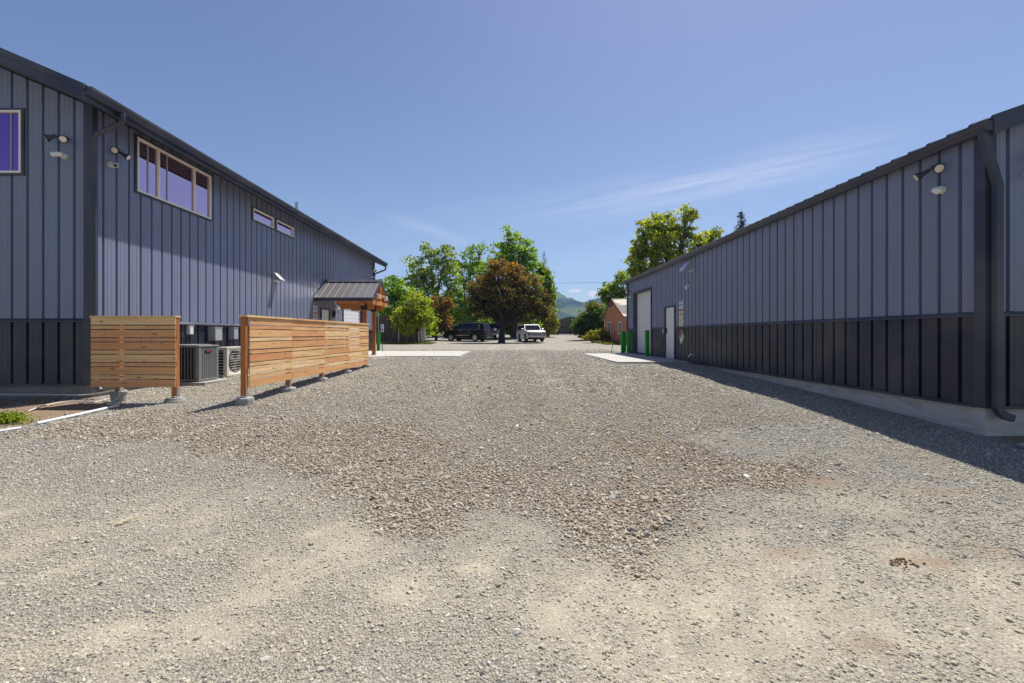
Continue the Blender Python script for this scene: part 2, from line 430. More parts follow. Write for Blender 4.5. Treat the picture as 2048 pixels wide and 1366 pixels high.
def micro(x, y):
    near = np.clip((30 - y) / 10, 0, 1)
    tr = np.exp(-((x - .9) / .35) ** 2) + np.exp(-((x + .9) / .35) ** 2)
    return near * ((vnoise(x, y, 1.3, 21) - .5) * .035 + (vnoise(x, y, .4, 22) - .5) * .018 - tr * .012 * (y > 6))
BM, SM, DM = masks(GX, GY)
GZ = g(GX, GY) + micro(GX, GY) * np.where((GY > 15) & (GY < 27), .3, 1)
grassm = ((np.abs(GX + 10.2) < 3.4) & (np.abs(GY - 40.2) < 1.5)).astype(float)
nx, ny = len(xs), len(ys)
me = bpy.data.meshes.new('ground')
me.vertices.add(nx * ny); me.vertices.foreach_set('co', np.stack([GX, GY, GZ], -1).ravel().astype(np.float32))
ii = (np.arange(ny - 1)[:, None] * nx + np.arange(nx - 1)[None, :]).ravel()
quads = np.stack([ii, ii + 1, ii + nx + 1, ii + nx], -1).astype(np.int32)
me.loops.add(quads.size); me.loops.foreach_set('vertex_index', quads.ravel())
me.polygons.add(len(quads)); me.polygons.foreach_set('loop_start', np.arange(len(quads), dtype=np.int32) * 4)
me.polygons.foreach_set('use_smooth', np.ones(len(quads), bool))
me.update(calc_edges=True); me.validate()
ca = me.color_attributes.new('patch', 'FLOAT_COLOR', 'POINT')
ca.data.foreach_set('color', np.stack([BM, SM, DM, np.ones_like(BM)], -1).ravel().astype(np.float32))
t = NT('gravel_ground'); v = t.coord()
pa = t.node('ShaderNodeAttribute', attribute_name='patch'); sp = t.node('ShaderNodeSeparateColor'); t.link(pa.outputs['Color'], sp.inputs[0])
geo = t.node('ShaderNodeSeparateXYZ'); t.link(v, geo.inputs[0])
far = t.math('MULTIPLY', t.math('SUBTRACT', geo.outputs[1], 7.0), .1, clamp=True)
def cell(scale):
    vn = t.node('ShaderNodeTexVoronoi'); vn.inputs['Scale'].default_value = scale
    dv = t.node('ShaderNodeVectorMath', operation='ADD'); nz = t.node('ShaderNodeTexNoise'); nz.inputs['Scale'].default_value = scale * 1.3
    t.link(v, nz.inputs['Vector']); sc_ = t.node('ShaderNodeVectorMath', operation='SCALE'); t.link(nz.outputs['Color'], sc_.inputs[0]); sc_.inputs['Scale'].default_value = .5 / scale
    t.link(v, dv.inputs[0]); t.link(sc_.outputs[0], dv.inputs[1]); t.link(dv.outputs[0], vn.inputs['Vector'])
    s2 = t.node('ShaderNodeSeparateColor'); t.link(vn.outputs['Color'], s2.inputs[0]); return s2.outputs[0], vn.outputs['Distance'], s2.outputs[1]
r1, d1, q1 = cell(75); r2, d2, q2 = cell(17)
rr = t.mix(far, r1, r2); dd = t.mix(far, d1, d2)
rgrey = t.ramp(rr, [(0, (.14, .14, .145)), (.3, (.25, .25, .25)), (.6, (.34, .335, .32)), (.82, (.40, .36, .29)), (1, (.55, .54, .52))])
rbrown = t.ramp(rr, [(0, (.17, .14, .115)), (.35, (.29, .24, .195)), (.7, (.38, .32, .26)), (1, (.48, .415, .345))])
n_lo = t.noise(1.1, 5, .6, v); n_hi = t.noise(90, 5, .7, v)
grey = t.mix(t.math('MULTIPLY', t.ramp(n_lo, [(.3, .25), (.7, 1)]), .7), rgrey, (.37, .325, .235))
sand = t.mix(n_hi, (.30, .265, .19), (.43, .385, .285))
sand = t.mix(t.math('MULTIPLY', t.ramp(r1, [(.72, 0), (.78, 1)]), .6), sand, rgrey)
base = t.mix(sp.outputs[0], grey, rbrown)
base = t.mix(sp.outputs[1], base, sand)
dirt = t.mix(t.noise(14, 6, .7, v), (.17, .115, .075), (.37, .27, .18))
base = t.mix(sp.outputs[2], base, dirt)
gap = t.ramp(dd, [(.35, 1), (.75, .45)])
gapf = t.mix(t.math('MAXIMUM', sp.outputs[1], sp.outputs[2]), gap, (1, 1, 1))
base = t.mix(1.0, base, gapf, 'MULTIPLY')
h = t.math('ADD', t.math('MULTIPLY', t.math('SUBTRACT', 1.0, dd), t.math('SUBTRACT', 1.0, t.math('MULTIPLY', sp.outputs[1], .8))), t.math('MULTIPLY', n_hi, .35))
t.bump(h, .02, .9)
M['ground'] = t.set(base, .92, 0, .2)
me.materials.append(M['ground'])
go = bpy.data.objects.new('ground', me); COL.objects.link(go); tag(go, 'gravel yard of grey and brown stone between the metal buildings', 'ground', kind='structure')

# loose stones: points carrying size, turn and colour, one stone each
rng = np.random.default_rng(11)
def scatter(y0, y1, dens, smin, smax, wide=1.32):
    n = int(dens * wide * 2 * (y1 * y1 - y0 * y0) / 2 + dens * 1.6 * (y1 - y0))
    y = np.sqrt(rng.random(n) * (y1 * y1 - y0 * y0) + y0 * y0)
    x = (rng.random(n) * 2 - 1) * (wide * y + .8)
    ok = (x > -8.0) | (y < 8.6)
    ok &= (x < 6.4) | (y < 5.95)
    ok &= ~((x < -2.0) & (y > 19.6) & (y < 25.9)) & ~((x < -5.1) & (y > 18.3) & (y < 25.9)) & ~((x > 3.8) & (y > 15.4) & (y < 22.7))
    ok &= rng.random(n) > np.clip((y - 20) / 9, 0, 1)
    x, y = x[ok], y[ok]; n = len(x)
    b, s, d = masks(x, y)
    clus = vnoise(x, y, .35, 31); clus2 = vnoise(x, y, .12, 32)
    keep = rng.random(n) < np.clip((1 - .72 * s) * (1 - .93 * d) * (.45 + .55 * b + .5 * (clus - .3) + .4 * (clus2 - .5)), .03, 1)
    x, y, b, s, d = x[keep], y[keep], b[keep], s[keep], d[keep]; n = len(x)
    sz = (smin + (smax - smin) * rng.random(n) ** 3.2) * (1 - .12 * (y < 6))
    sz = np.where(rng.random(n) < .02, sz * 1.5 + .004, sz)
    edge = np.clip(1 - (y - 3.0) / 4, 0, 1)
    sz *= 1 + .45 * b * edge
    k = rng.random(n)
    grey = np.array([(.24, .24, .235), (.32, .315, .30), (.38, .38, .37), (.42, .385, .31), (.60, .59, .57), (.18, .18, .18), (.36, .28, .20)])
    gi = np.searchsorted([.24, .50, .70, .88, .915, .95], k)
    c = grey[gi] * (.85 + .3 * rng.random((n, 1)))
    brn = np.array([(.27, .22, .168), (.35, .292, .222), (.42, .36, .285), (.21, .17, .13), (.35, .335, .31)])
    bi = np.searchsorted([.3, .62, .8, .9], rng.random(n))
    cb = brn[bi] * (.85 + .3 * rng.random((n, 1)))
    isb = rng.random(n) < b * .95
    c = np.where(isb[:, None], cb, c)
    dusty = np.clip(s * .5 + .36 - .16 * b, 0, .75)[:, None]
    c = c * (1 - dusty) + np.array([.41, .365, .265]) * dusty
    z = g(x, y) + micro(x, y) * np.where((y > 15), .3, 1) + sz * (.18 + .3 * b - .25 * s)
    return np.stack([x, y, z], -1), sz, c
parts = [scatter(1.35, 3.2, 7600, .0025, .0115), scatter(3.2, 5.5, 5000, .0038, .013), scatter(5.5, 9, 2700, .0055, .015, 1.2), scatter(9, 17, 800, .009, .021, .95), scatter(17, 29, 420, .013, .026, .9)]
pp = np.concatenate([a[0] for a in parts]); ps = np.concatenate([a[1] for a in parts]); pc = np.concatenate([a[2] for a in parts]); n = len(pp)
pm = bpy.data.meshes.new('gravel'); pm.vertices.add(n); pm.vertices.foreach_set('co', pp.astype(np.float32).ravel())
sc3 = np.stack([ps * (.8 + .6 * rng.random(n)), ps * (.7 + .5 * rng.random(n)), ps * (.55 + .5 * rng.random(n))], -1)
pm.attributes.new('size', 'FLOAT_VECTOR', 'POINT').data.foreach_set('vector', sc3.astype(np.float32).ravel())
rot = np.stack([(rng.random(n) - .5) * .9, (rng.random(n) - .5) * .9, rng.random(n) * 6.28], -1)
pm.attributes.new('turn', 'FLOAT_VECTOR', 'POINT').data.foreach_set('vector', rot.astype(np.float32).ravel())
pm.attributes.new('stonecol', 'FLOAT_COLOR', 'POINT').data.foreach_set('color', np.concatenate([pc, np.ones((n, 1))], 1).astype(np.float32).ravel())
pm.attributes.new('shape', 'INT', 'POINT').data.foreach_set('value', rng.integers(0, 5, n).astype(np.int32))
t = NT('loose_stone'); c = t.attr('stonecol', 'Color', 'INSTANCER'); vv = t.coord((3, 3, 3))
c = t.mix(t.noise(1, 3, .6, vv), t.mix(1, c, (.82, .82, .82), 'MULTIPLY'), t.mix(1, c, (1.18, 1.18, 1.16), 'MULTIPLY'))
M['gravel'] = t.set(c, .85, 0, .25)
pm.materials.append(M['gravel'])
gr = bpy.data.objects.new('gravel', pm); COL.objects.link(gr); tag(gr, 'loose grey and brown stones strewn over the yard', 'gravel', kind='stuff')
ng = bpy.data.node_groups.new('stones', 'GeometryNodeTree')
ng.interface.new_socket('Geometry', in_out='INPUT', socket_type='NodeSocketGeometry'); ng.interface.new_socket('Geometry', in_out='OUTPUT', socket_type='NodeSocketGeometry')
gn = ng.nodes; gl = ng.links
gin = gn.new('NodeGroupInput'); gout = gn.new('NodeGroupOutput')
join = gn.new('GeometryNodeGeometryToInstance')
for k in range(5):
    ico = gn.new('GeometryNodeMeshIcoSphere'); ico.inputs['Radius'].default_value = 1; ico.inputs['Subdivisions'].default_value = 2
    spn = gn.new('GeometryNodeSetPosition'); nz = gn.new('ShaderNodeTexNoise'); nz.noise_dimensions = '4D'; nz.inputs['W'].default_value = k * 7.3; nz.inputs['Scale'].default_value = 1.1; nz.inputs['Detail'].default_value = 1.5
    sb = gn.new('ShaderNodeVectorMath'); sb.operation = 'SUBTRACT'; sb.inputs[1].default_value = (.5, .5, .5)
    scn = gn.new('ShaderNodeVectorMath'); scn.operation = 'SCALE'; scn.inputs['Scale'].default_value = 1.9
    gl.new(nz.outputs['Color'], sb.inputs[0]); gl.new(sb.outputs[0], scn.inputs[0]); gl.new(scn.outputs[0], spn.inputs['Offset']); gl.new(ico.outputs['Mesh'], spn.inputs['Geometry'])
    sm = gn.new('GeometryNodeSetMaterial'); sm.inputs['Material'].default_value = M['gravel']; gl.new(spn.outputs[0], sm.inputs['Geometry'])
    ss = gn.new('GeometryNodeSetShadeSmooth'); ss.inputs['Shade Smooth'].default_value = False; gl.new(sm.outputs[0], ss.inputs['Geometry'])
    gl.new(ss.outputs[0], join.inputs[0])
iop = gn.new('GeometryNodeInstanceOnPoints'); iop.inputs['Pick Instance'].default_value = True
def nattr(nm, ty):
    a = gn.new('GeometryNodeInputNamedAttribute'); a.data_type = ty; a.inputs['Name'].default_value = nm; return a.outputs['Attribute']
gl.new(gin.outputs[0], iop.inputs['Points']); gl.new(join.outputs[0], iop.inputs['Instance'])
gl.new(nattr('shape', 'INT'), iop.inputs['Instance Index']); gl.new(nattr('size', 'FLOAT_VECTOR'), iop.inputs['Scale'])
e2r = gn.new('FunctionNodeEulerToRotation'); gl.new(nattr('turn', 'FLOAT_VECTOR'), e2r.inputs[0]); gl.new(e2r.outputs[0], iop.inputs['Rotation'])
gl.new(iop.outputs[0], gout.inputs[0])
gm = gr.modifiers.new('stones', 'NODES'); gm.node_group = ng

# slabs of concrete
SL = .55
def slab(name, poly, label):
    m = MB(); m.prism(poly, 'z', SL - .35, SL)
    o = m.build(name, M['slab'], bevel=.012); return tag(o, label, 'pavement', kind='structure')
slab('concrete_slab', [(-8.1, 18.5), (-6.3, 18.6), (-5.2, 19.7), (-2.1, 19.7), (-2.1, 25.8), (-8.1, 25.8)], 'pale concrete slab running out from the timber porch')
slab('concrete_slab', [(3.85, 15.45), (6.45, 15.6), (6.45, 22.6), (3.85, 22.3)], 'pale concrete apron in front of the white man door and roller door')

# ------------------------------------------------------------------ metal buildings
def siding(mb, P0, du, nn, u0, u1, zb, zt, holes=(), phase=0., pitch=.305, dep=.055):
    us = []
    k0 = int(math.floor((u0 - phase) / pitch)) - 1; k1 = int(math.ceil((u1 - phase) / pitch)) + 1
    for k in range(k0, k1 + 1):
        c = phase + k * pitch
        us += [(c - .028, 0), (c - .022, -dep), (c + .022, -dep), (c + .028, 0)]
        for q in (1, 2):
            e = c + pitch * q / 3
            us += [(e - .016, 0), (e - .008, .004), (e + .008, .004), (e + .016, 0)]
    uu = [a for a, _ in us]; dd = [b for _, b in us]
    ex = sorted(set([u0, u1] + [h for hh in holes for h in hh[:2]]))
    cuts = sorted(set([a for a in uu if u0 < a < u1] + [e for e in ex if u0 <= e <= u1]))
    f = zt if callable(zt) else (lambda u: zt)
    def P(u, z):
        d = float(np.interp(u, uu, dd))
        return (P0[0] + du[0] * u + nn[0] * d, P0[1] + du[1] * u + nn[1] * d, z)
    for a, b in zip(cuts[:-1], cuts[1:]):
        mid = (a + b) / 2; iv = [(zb, None)]; hs = sorted([(h[2], h[3]) for h in holes if h[0] - 1e-6 < mid < h[1] + 1e-6])
        lo = zb; segs = []
        for h0, h1 in hs:
            if h0 > lo: segs.append((lo, h0, False))
            lo = max(lo, h1)
        segs.append((lo, None, True))
        for s0, s1, top in segs:
            za, zb2 = (f(a), f(b)) if top else (s1, s1)
            if min(za, zb2) <= s0 + 1e-4: continue
            mb.quad(P(a, s0), P(b, s0), P(b, zb2), P(a, za))
    return mb

def ribbed_roof(mb, x_eave, x_ridge, z_eave, z_ridge, y0, y1, th=.05, pitch=.305, phase=0):
    """one roof slope with standing ribs running up the slope"""
    us = []
    k = math.ceil((y0 - phase) / pitch)
    prof = [(y0, 0)]
    while phase + k * pitch < y1 - .03:
        c = phase + k * pitch
        if c > y0 + .05: prof += [(c - .042, 0), (c - .02, .035), (c + .02, .035), (c + .042, 0)]
        k += 1
    prof.append((y1, 0))
    for (a, da), (b, db) in zip(prof[:-1], prof[1:]):
        mb.quad((x_eave, a, z_eave + da), (x_eave, b, z_eave + db), (x_ridge, b, z_ridge + db), (x_ridge, a, z_ridge + da))
        if da or db:
            mb.quad((x_eave, a, z_eave), (x_eave, b, z_eave), (x_eave, b, z_eave + db), (x_eave, a, z_eave + da))
    for yy in (y0, y1):
        pass
    mb.quad((x_eave, y0, z_eave - th), (x_ridge, y0, z_ridge - th), (x_ridge, y1, z_ridge - th), (x_eave, y1, z_eave - th))
    return mb

def window(parent, P0, du, nn, ua, ub, za, zb, mull=(), mat=None, fw=.038, slider=(), glass='glass_side'):
    """frame proud of the ribs with recessed panes"""
    def P(u, d, z): return (P0[0] + du[0] * u + nn[0] * d, P0[1] + du[1] * u + nn[1] * d, z)
    def bx(m, u0, u1, d0, d1, z0, z1):
        vs = [P(u0, d0, z0), P(u1, d0, z0), P(u1, d1, z0), P(u0, d1, z0), P(u0, d0, z1), P(u1, d0, z1), P(u1, d1, z1), P(u0, d1, z1)]
        m.add(vs, [(0, 3, 2, 1), (4, 5, 6, 7), (0, 1, 5, 4), (1, 2, 6, 5), (2, 3, 7, 6), (3, 0, 4, 7)])
    m = MB()
    bx(m, ua, ub, -.03, .04, za, za + fw); bx(m, ua, ub, -.03, .04, zb - fw, zb)
    bx(m, ua, ua + fw, -.03, .04, za + fw, zb - fw); bx(m, ub - fw, ub, -.03, .04, za + fw, zb - fw)
    for c in mull: bx(m, c - fw * .55, c + fw * .55, -.03, .035, za + fw, zb - fw)
    wdw = m.build('window', mat or M['cream'], parent)
    for c in slider:
        q = MB(); bx(q, c - fw * .3, c + fw * .3, -.005, .008, za + fw, zb - fw); q.build('sash_stile', M['greybox'], wdw)
    edges = [ua + fw] + [e for c in mull for e in (c - fw * .55, c + fw * .55)] + [ub - fw]
    for i in range(0, len(edges), 2):
        q = MB(); bx(q, edges[i], edges[i + 1], -.016, -.006, za + fw, zb - fw); q.build('pane', M[glass], wdw)
    q = MB(); bx(q, ua - .05, ub + .05, .0, .03, zb, zb + .045); bx(q, ua - .05, ub + .05, .0, .03, za - .045, za)
    bx(q, ua - .05, ua, .0, .03, za, zb); bx(q, ub, ub + .05, .0, .03, za, zb)
    q.build('window_trim', M['trim'], wdw)
    return wdw

def metal_door(parent, P0, du, nn, ua, ub, zb, zt, handle_u, hinge_u):
    def P(u, d, z): return (P0[0] + du[0] * u + nn[0] * d, P0[1] + du[1] * u + nn[1] * d, z)
    def bx(m, u0, u1, d0, d1, z0, z1):
        vs = [P(u0, d0, z0), P(u1, d0, z0), P(u1, d1, z0), P(u0, d1, z0), P(u0, d0, z1), P(u1, d0, z1), P(u1, d1, z1), P(u0, d1, z1)]
        m.add(vs, [(0, 3, 2, 1), (4, 5, 6, 7), (0, 1, 5, 4), (1, 2, 6, 5), (2, 3, 7, 6), (3, 0, 4, 7)])
    m = MB(); bx(m, ua, ub, -.05, -.01, zb, zt); d = m.build('door', M['doorwhite'], parent)
    m = MB(); bx(m, ua - .06, ua, -.05, .04, zb, zt + .06); bx(m, ub, ub + .06, -.05, .04, zb, zt + .06); bx(m, ua, ub, -.05, .04, zt, zt + .06)
    m.build('door_frame', M['trim'], d)
    m = MB(); bx(m, handle_u - .03, handle_u + .03, -.01, .02, zb + .98, zb + 1.2); bx(m, handle_u - .02, handle_u + .09, .02, .06, zb + 1.06, zb + 1.1)
    m.build('handle', M['black'], d)
    m = MB(); bx(m, ua, ub, -.01, .01, zb, zb + .02); m.build('threshold', M['galv'], d)
    return d

def roller_door(parent, P0, du, nn, ua, ub, zb, zt, rec=.15):
    def P(u, d, z): return (P0[0] + du[0] * u + nn[0] * d, P0[1] + du[1] * u + nn[1] * d, z)
    m = MB(); nrow = 14; hgt = (zt - zb) / nrow
    for i in range(nrow):
        z0 = zb + i * hgt; z1 = z0 + hgt
        pr = [(z0, -rec), (z0 + .012, -rec + .022), (z1 - .012, -rec + .022), (z1, -rec)]
        for (za, da), (zc, dc) in zip(pr[:-1], pr[1:]): m.quad(P(ua, da, za), P(ub, da, za), P(ub, dc, zc), P(ua, dc, zc))
    d = m.build('roller_door', M['doorwhite'], parent)
    m = MB()
    def bx(u0, u1, d0, d1, z0, z1):
        vs = [P(u0, d0, z0), P(u1, d0, z0), P(u1, d1, z0), P(u0, d1, z0), P(u0, d0, z1), P(u1, d0, z1), P(u1, d1, z1), P(u0, d1, z1)]
        m.add(vs, [(0, 3, 2, 1), (4, 5, 6, 7), (0, 1, 5, 4), (1, 2, 6, 5), (2, 3, 7, 6), (3, 0, 4, 7)])
    bx(ua - .09, ua, -rec, .038, zb, zt + .09); bx(ub, ub + .09, -rec, .038, zb, zt + .09); bx(ua, ub, -rec, .038, zt, zt + .09)
    m.build('door_frame', M['trim'], d)
    m = MB(); bx(ua, ub, -rec + .03, -rec + .05, zb, zb + .05); m.build('bottom_seal', M['rubber'], d)
    return d

WT = 1.78   # top of the wainscot
# ---- two-storey building
XL, YL0, YL1 = -8.1, 8.7, 27.2
XLE = -7.52; ZG = 5.92; PIT = .43; XR = -15.6
bl = thing('metal_building', 'two storey grey metal building with wide dark eaves and cream framed windows', 'building', (-12, 18, .4))
def zroofL(x): return ZG + (XLE - x) * PIT if x > XR else ZG + (XLE - XR) * PIT - (XR - x) * PIT
sideholes = [(9.73, 12.16, 4.64, 5.83), (14.19, 15.44, 5.18, 5.54), (15.64, 16.87, 5.18, 5.54), (19.37, 20.36, SL, 2.66), (21.98, 25.1, SL, 3.42)]
def up(hs): return [(a, b, max(c, WT), d) for a, b, c, d in hs if d > WT]
def lo(hs): return [(a, b, c, min(d, WT)) for a, b, c, d in hs if c < WT]
ztopL = zroofL(XL) - .22
m = MB(); siding(m, (XL, 0), (0, 1), (1, 0), YL0, YL1, WT, ztopL, up(sideholes), 8.94)
fronthole = [(-11.2, -9.46, 4.65, 5.87)]
siding(m, (0, YL0), (1, 0), (0, -1), -23.1, XL, WT, lambda u: zroofL(u) - .22, fronthole, -9.67)
siding(m, (0, YL1), (1, 0), (0, 1), -23.1, XL, WT, lambda u: zroofL(u) - .22, (), -9.67)
siding(m, (-23.1, 0), (0, 1), (-1, 0), YL0, YL1, WT, zroofL(-23.1) - .22, (), 8.94)
m.build('upper_wall', M['siding'], bl, fix=False)
m = MB(); siding(m, (XL, 0), (0, 1), (1, 0), YL0, YL1, SL - .02, WT, lo(sideholes), 8.94)
siding(m, (0, YL0), (1, 0), (0, -1), -23.1, XL, SL - .02, WT, (), -9.67)
siding(m, (0, YL1), (1, 0), (0, 1), -23.1, XL, SL - .02, WT, (), -9.67)
siding(m, (-23.1, 0), (0, 1), (-1, 0), YL0, YL1, SL - .02, WT, (), 8.94)
m.build('wainscot', M['wainscot'], bl, fix=False)
for (a, b) in ((YL0, 19.30), (20.43, 21.88), (25.2, YL1)):
    m = MB(); m.prism([(XL, WT - .03), (XL + .052, WT - .035), (XL + .052, WT - .015), (XL, WT + .035)], 'y', a, b); m.build('wainscot_trim', M['trim'], bl)
m = MB(); m.prism([(YL0, WT - .03), (YL0 - .052, WT - .035), (YL0 - .052, WT - .015), (YL0, WT + .035)], 'x', -23.1, XL + .052)
m.build('wainscot_trim', M['trim'], bl)
def piece(nm, parent, *boxes, mt='trim'):
    m = MB()
    for q in boxes: m.box(*q)
    return m.build(nm, M[mt], parent)
piece('corner_trim', bl, (XL - .13, XL + .045, YL0 - .045, YL0 - .001, SL - .04, ztopL + .05), (XL + .001, XL + .045, YL0 - .001, YL0 + .07, SL - .04, ztopL + .02))
piece('corner_trim', bl, (XL + .001, XL + .045, YL1 - .1, YL1 + .001, SL - .04, ztopL + .02), (XL - .17, XL + .045, YL1 + .001, YL1 + .04, SL - .04, ztopL))
piece('base_trim', bl, (-23.1, XL - .13, YL0 - .05, YL0 - .002, SL - .05, SL - .005))
for (a, b) in ((YL0 + .07, 19.3), (20.43, 21.88), (25.2, YL1 - .1)): piece('base_trim', bl, (XL + .002, XL + .05, a, b, SL - .05, SL - .005))
m = MB(); m.box(-23.0, XL - .02, YL0 + .01, YL1 - .01, -.4, SL - .03); m.build('foundation', M['concrete'], bl)
m = MB(); ribbed_roof(m, XLE, XR, ZG, zroofL(XR), 7.98, 27.75, .16, phase=8.94)
ribbed_roof(m, -23.7, XR, zroofL(-23.7), zroofL(XR), 7.98, 27.75, .16, phase=8.94)
rf = m.build('roof', M['roofing'], bl, fix=False)
m = MB(); m.bar((XR, 7.98, zroofL(XR) + .03), (XR, 27.75, zroofL(XR) + .03), .4, .04); m.build('ridge_cap', M['roofing'], rf)
m = MB(); m.tube([(-9.0, 19.1, 6.4), (-9.0, 19.1, 7.17)], .06, 12); m.build('vent_pipe', M['galv'], rf)
m = MB()   # soffit along the eave and under the rake
zs = ZG - .2
m.quad((XLE, 7.98, zs), (XLE, 27.75, zs), (XL - .01, 27.75, zs + (XLE - XL) * PIT), (XL - .01, 7.98, zs + (XLE - XL) * PIT))
m.quad((XLE, 7.98, zs + .003), (XR, 7.98, zroofL(XR) - .2), (XR, YL0, zroofL(XR) - .2), (XLE, YL0, zs + .003))
m.quad((XLE, 27.75, zs + .003), (XR, 27.75, zroofL(XR) - .2), (XR, YL1, zroofL(XR) - .2), (XLE, YL1, zs + .003))
m.build('soffit', M['soffit'], rf)
for yy in (7.94, 27.75):
    m = MB()
    for dz0, dz1, pr in ((-.23, .035, 0), (-.07, .05, .02)):
        a = (XLE, zroofL(XLE)); b = (XR, zroofL(XR))
        m.prism([(a[0], a[1] + dz0), (a[0], a[1] + dz1), (b[0], b[1] + dz1), (b[0], b[1] + dz0)], 'y', yy - pr, yy + .04 + pr)
        c = (-23.7, zroofL(-23.7))
        m.prism([(c[0], c[1] + dz0), (c[0], c[1] + dz1), (b[0], b[1] + dz1), (b[0], b[1] + dz0)], 'y', yy - pr, yy + .04 + pr)
    m.build('rake_fascia', M['trim'], rf)
def gutter(x0, sgn, z, y0, y1, parent, w=.12, h=.13):
    m = MB(); x1 = x0 + sgn * w
    pr = [(x0, z - h), (x0 + sgn * w * .62, z - h), (x0 + sgn * w * .8, z - h * .5), (x1, z - h * .25), (x1, z), (x1 - sgn * .012, z), (x1 - sgn * .012, z - h * .22), (x0 + sgn * w * .75, z - h * .45), (x0 + sgn * w * .6, z - h + .012), (x0 + sgn * .012, z - h + .012), (x0 + sgn * .012, z), (x0, z)]
    m.prism(pr, 'y', y0, y1)
    inner = [(x0, z - h), (x0 + sgn * w * .62, z - h), (x0 + sgn * w * .8, z - h * .5), (x1, z - h * .25), (x1, z), (x0, z)]
    m.prism(inner, 'y', y0 - .008, y0); m.prism(inner, 'y', y1, y1 + .008)
    return m.build('gutter', M['trim'], parent)
gl_ = gutter(XLE, 1, ZG + .01, 7.95, 27.78, bl, .12, .15)
m = MB(); m.box(XLE - .012, XLE, 7.98, 27.75, ZG - .22, ZG - .02); m.build('eave_fascia', M['trim'], bl)
def bentpipe(pts, r, n=10):
    """rounded bends"""
    out = []
    P = [Vector(p) for p in pts]
    out.append(P[0])
    for i in range(1, len(P) - 1):
        a = (P[i - 1] - P[i]); b = (P[i + 1] - P[i]); k = min(.11, a.length * .45, b.length * .45)
        A = P[i] + a.normalized() * k; B = P[i] + b.normalized() * k
        for q in range(5):
            s = q / 4; out.append((A * (1 - s) + P[i] * s) * (1 - s) + (P[i] * (1 - s) + B * s) * s)
    out.append(P[-1])
    m = MB(); m.tube(out, r, n); return m
m = bentpipe([(-7.45, 8.63, ZG - .12), (-7.45, 8.63, ZG - .32), (XL + .095, 8.63, ZG - .56), (XL + .095, 8.63, .62), (XL + .3, 8.55, .42)], .048); m.build('downspout', M['trim'], bl, smooth=True)
m = bentpipe([(-7.45, 27.45, ZG - .12), (-7.45, 27.45, ZG - .42), (XL + .09, 27.0, ZG - .75), (XL + .09, 27.0, .6)], .048); m.build('downspout', M['trim'], bl, smooth=True)
window(bl, (XL, 0), (0, 1), (1, 0), *sideholes[0], mull=(10.34, 11.53), slider=(10.05, 10.62))
window(bl, (XL, 0), (0, 1), (1, 0), *sideholes[1], fw=.032); window(bl, (XL, 0), (0, 1), (1, 0), *sideholes[2], fw=.032)
window(bl, (0, YL0), (1, 0), (0, -1), *fronthole[0], slider=(-9.68,), glass='glass_front')
metal_door(bl, (XL, 0), (0, 1), (1, 0), 19.43, 20.3, SL + .005, 2.6, 20.2, 19.5)
roller_door(bl, (XL, 0), (0, 1), (1, 0), 22.07, 25.01, SL + .005, 3.33)

# ---- single-storey building
XB, YB0, YB1 = 6.45, 6.0, 23.7
XBE = 6.38; ZB = 4.27; PB = .35; XBR = 6.38 + 6.5
br = thing('metal_building', 'low grey metal building in shade with white roller door and green bollards', 'building', (12, 15, .4))
def zroofR(x): return ZB + (x - XBE) * PB if x < XBR else ZB + (XBR - XBE) * PB - (x - XBR) * PB
XB2 = XB + 12.9
rh = [(16.98, 18.08, SL, 2.62), (19.73, 22.55, SL, 3.62)]
m = MB(); siding(m, (XB, 0), (0, 1), (-1, 0), YB0, YB1, WT, ZB - .05, up(rh), 6.33)
siding(m, (0, YB0), (1, 0), (0, -1), XB, XB2, WT, lambda u: zroofR(u) - .06, (), 6.76)
siding(m, (0, YB1), (1, 0), (0, 1), XB, XB2, WT, lambda u: zroofR(u) - .06, (), 6.76)
siding(m, (XB2, 0), (0, 1), (1, 0), YB0, YB1, WT, ZB - .05, (), 6.33)
m.build('upper_wall', M['siding'], br, fix=False)
m = MB(); siding(m, (XB, 0), (0, 1), (-1, 0), YB0, YB1, SL - .02, WT, lo(rh), 6.33)
siding(m, (0, YB0), (1, 0), (0, -1), XB, XB2, SL - .02, WT, (), 6.76)
siding(m, (0, YB1), (1, 0), (0, 1), XB, XB2, SL - .02, WT, (), 6.76)
siding(m, (XB2, 0), (0, 1), (1, 0), YB0, YB1, SL - .02, WT, (), 6.33)
m.build('wainscot', M['wainscot'], br, fix=False)
for a, b in ((YB0, 16.9), (18.15, 19.63), (22.65, YB1)):
    m = MB(); m.prism([(XB, WT - .03), (XB - .052, WT - .035), (XB - .052, WT - .015), (XB, WT + .035)], 'y', a, b); m.build('wainscot_trim', M['trim'], br)
m = MB(); m.prism([(YB0, WT - .03), (YB0 - .052, WT - .035), (YB0 - .052, WT - .015), (YB0, WT + .035)], 'x', XB, XB2)
m.build('wainscot_trim', M['trim'], br)
piece('corner_trim', br, (XB - .045, XB + .11, YB0 - .045, YB0 - .001, SL - .04, ZB + .02), (XB - .045, XB - .001, YB0 - .001, YB0 + .10, SL - .04, ZB - .06))
piece('corner_trim', br, (XB - .045, XB - .001, YB1 - .12, YB1 + .04, SL - .04, ZB - .06))
piece('base_trim', br, (XB + .11, XB2, YB0 - .05, YB0 - .002, SL - .05, SL - .01))
for a, b in ((YB0 + .1, 16.9), (18.15, 19.63), (22.65, YB1 - .12)): piece('base_trim', br, (XB - .05, XB - .002, a, b, SL - .05, SL - .01))
m = MB(); m.box(XB + .005, XB2, YB0 + .005, YB1, -.4, SL - .035); m.build('foundation', M['stem'], br)
m = MB(); ribbed_roof(m, XBE - .10, XBR, ZB + .075 - .1 * PB, zroofR(XBR) + .075, 5.86, 23.8, .08, phase=6.33)
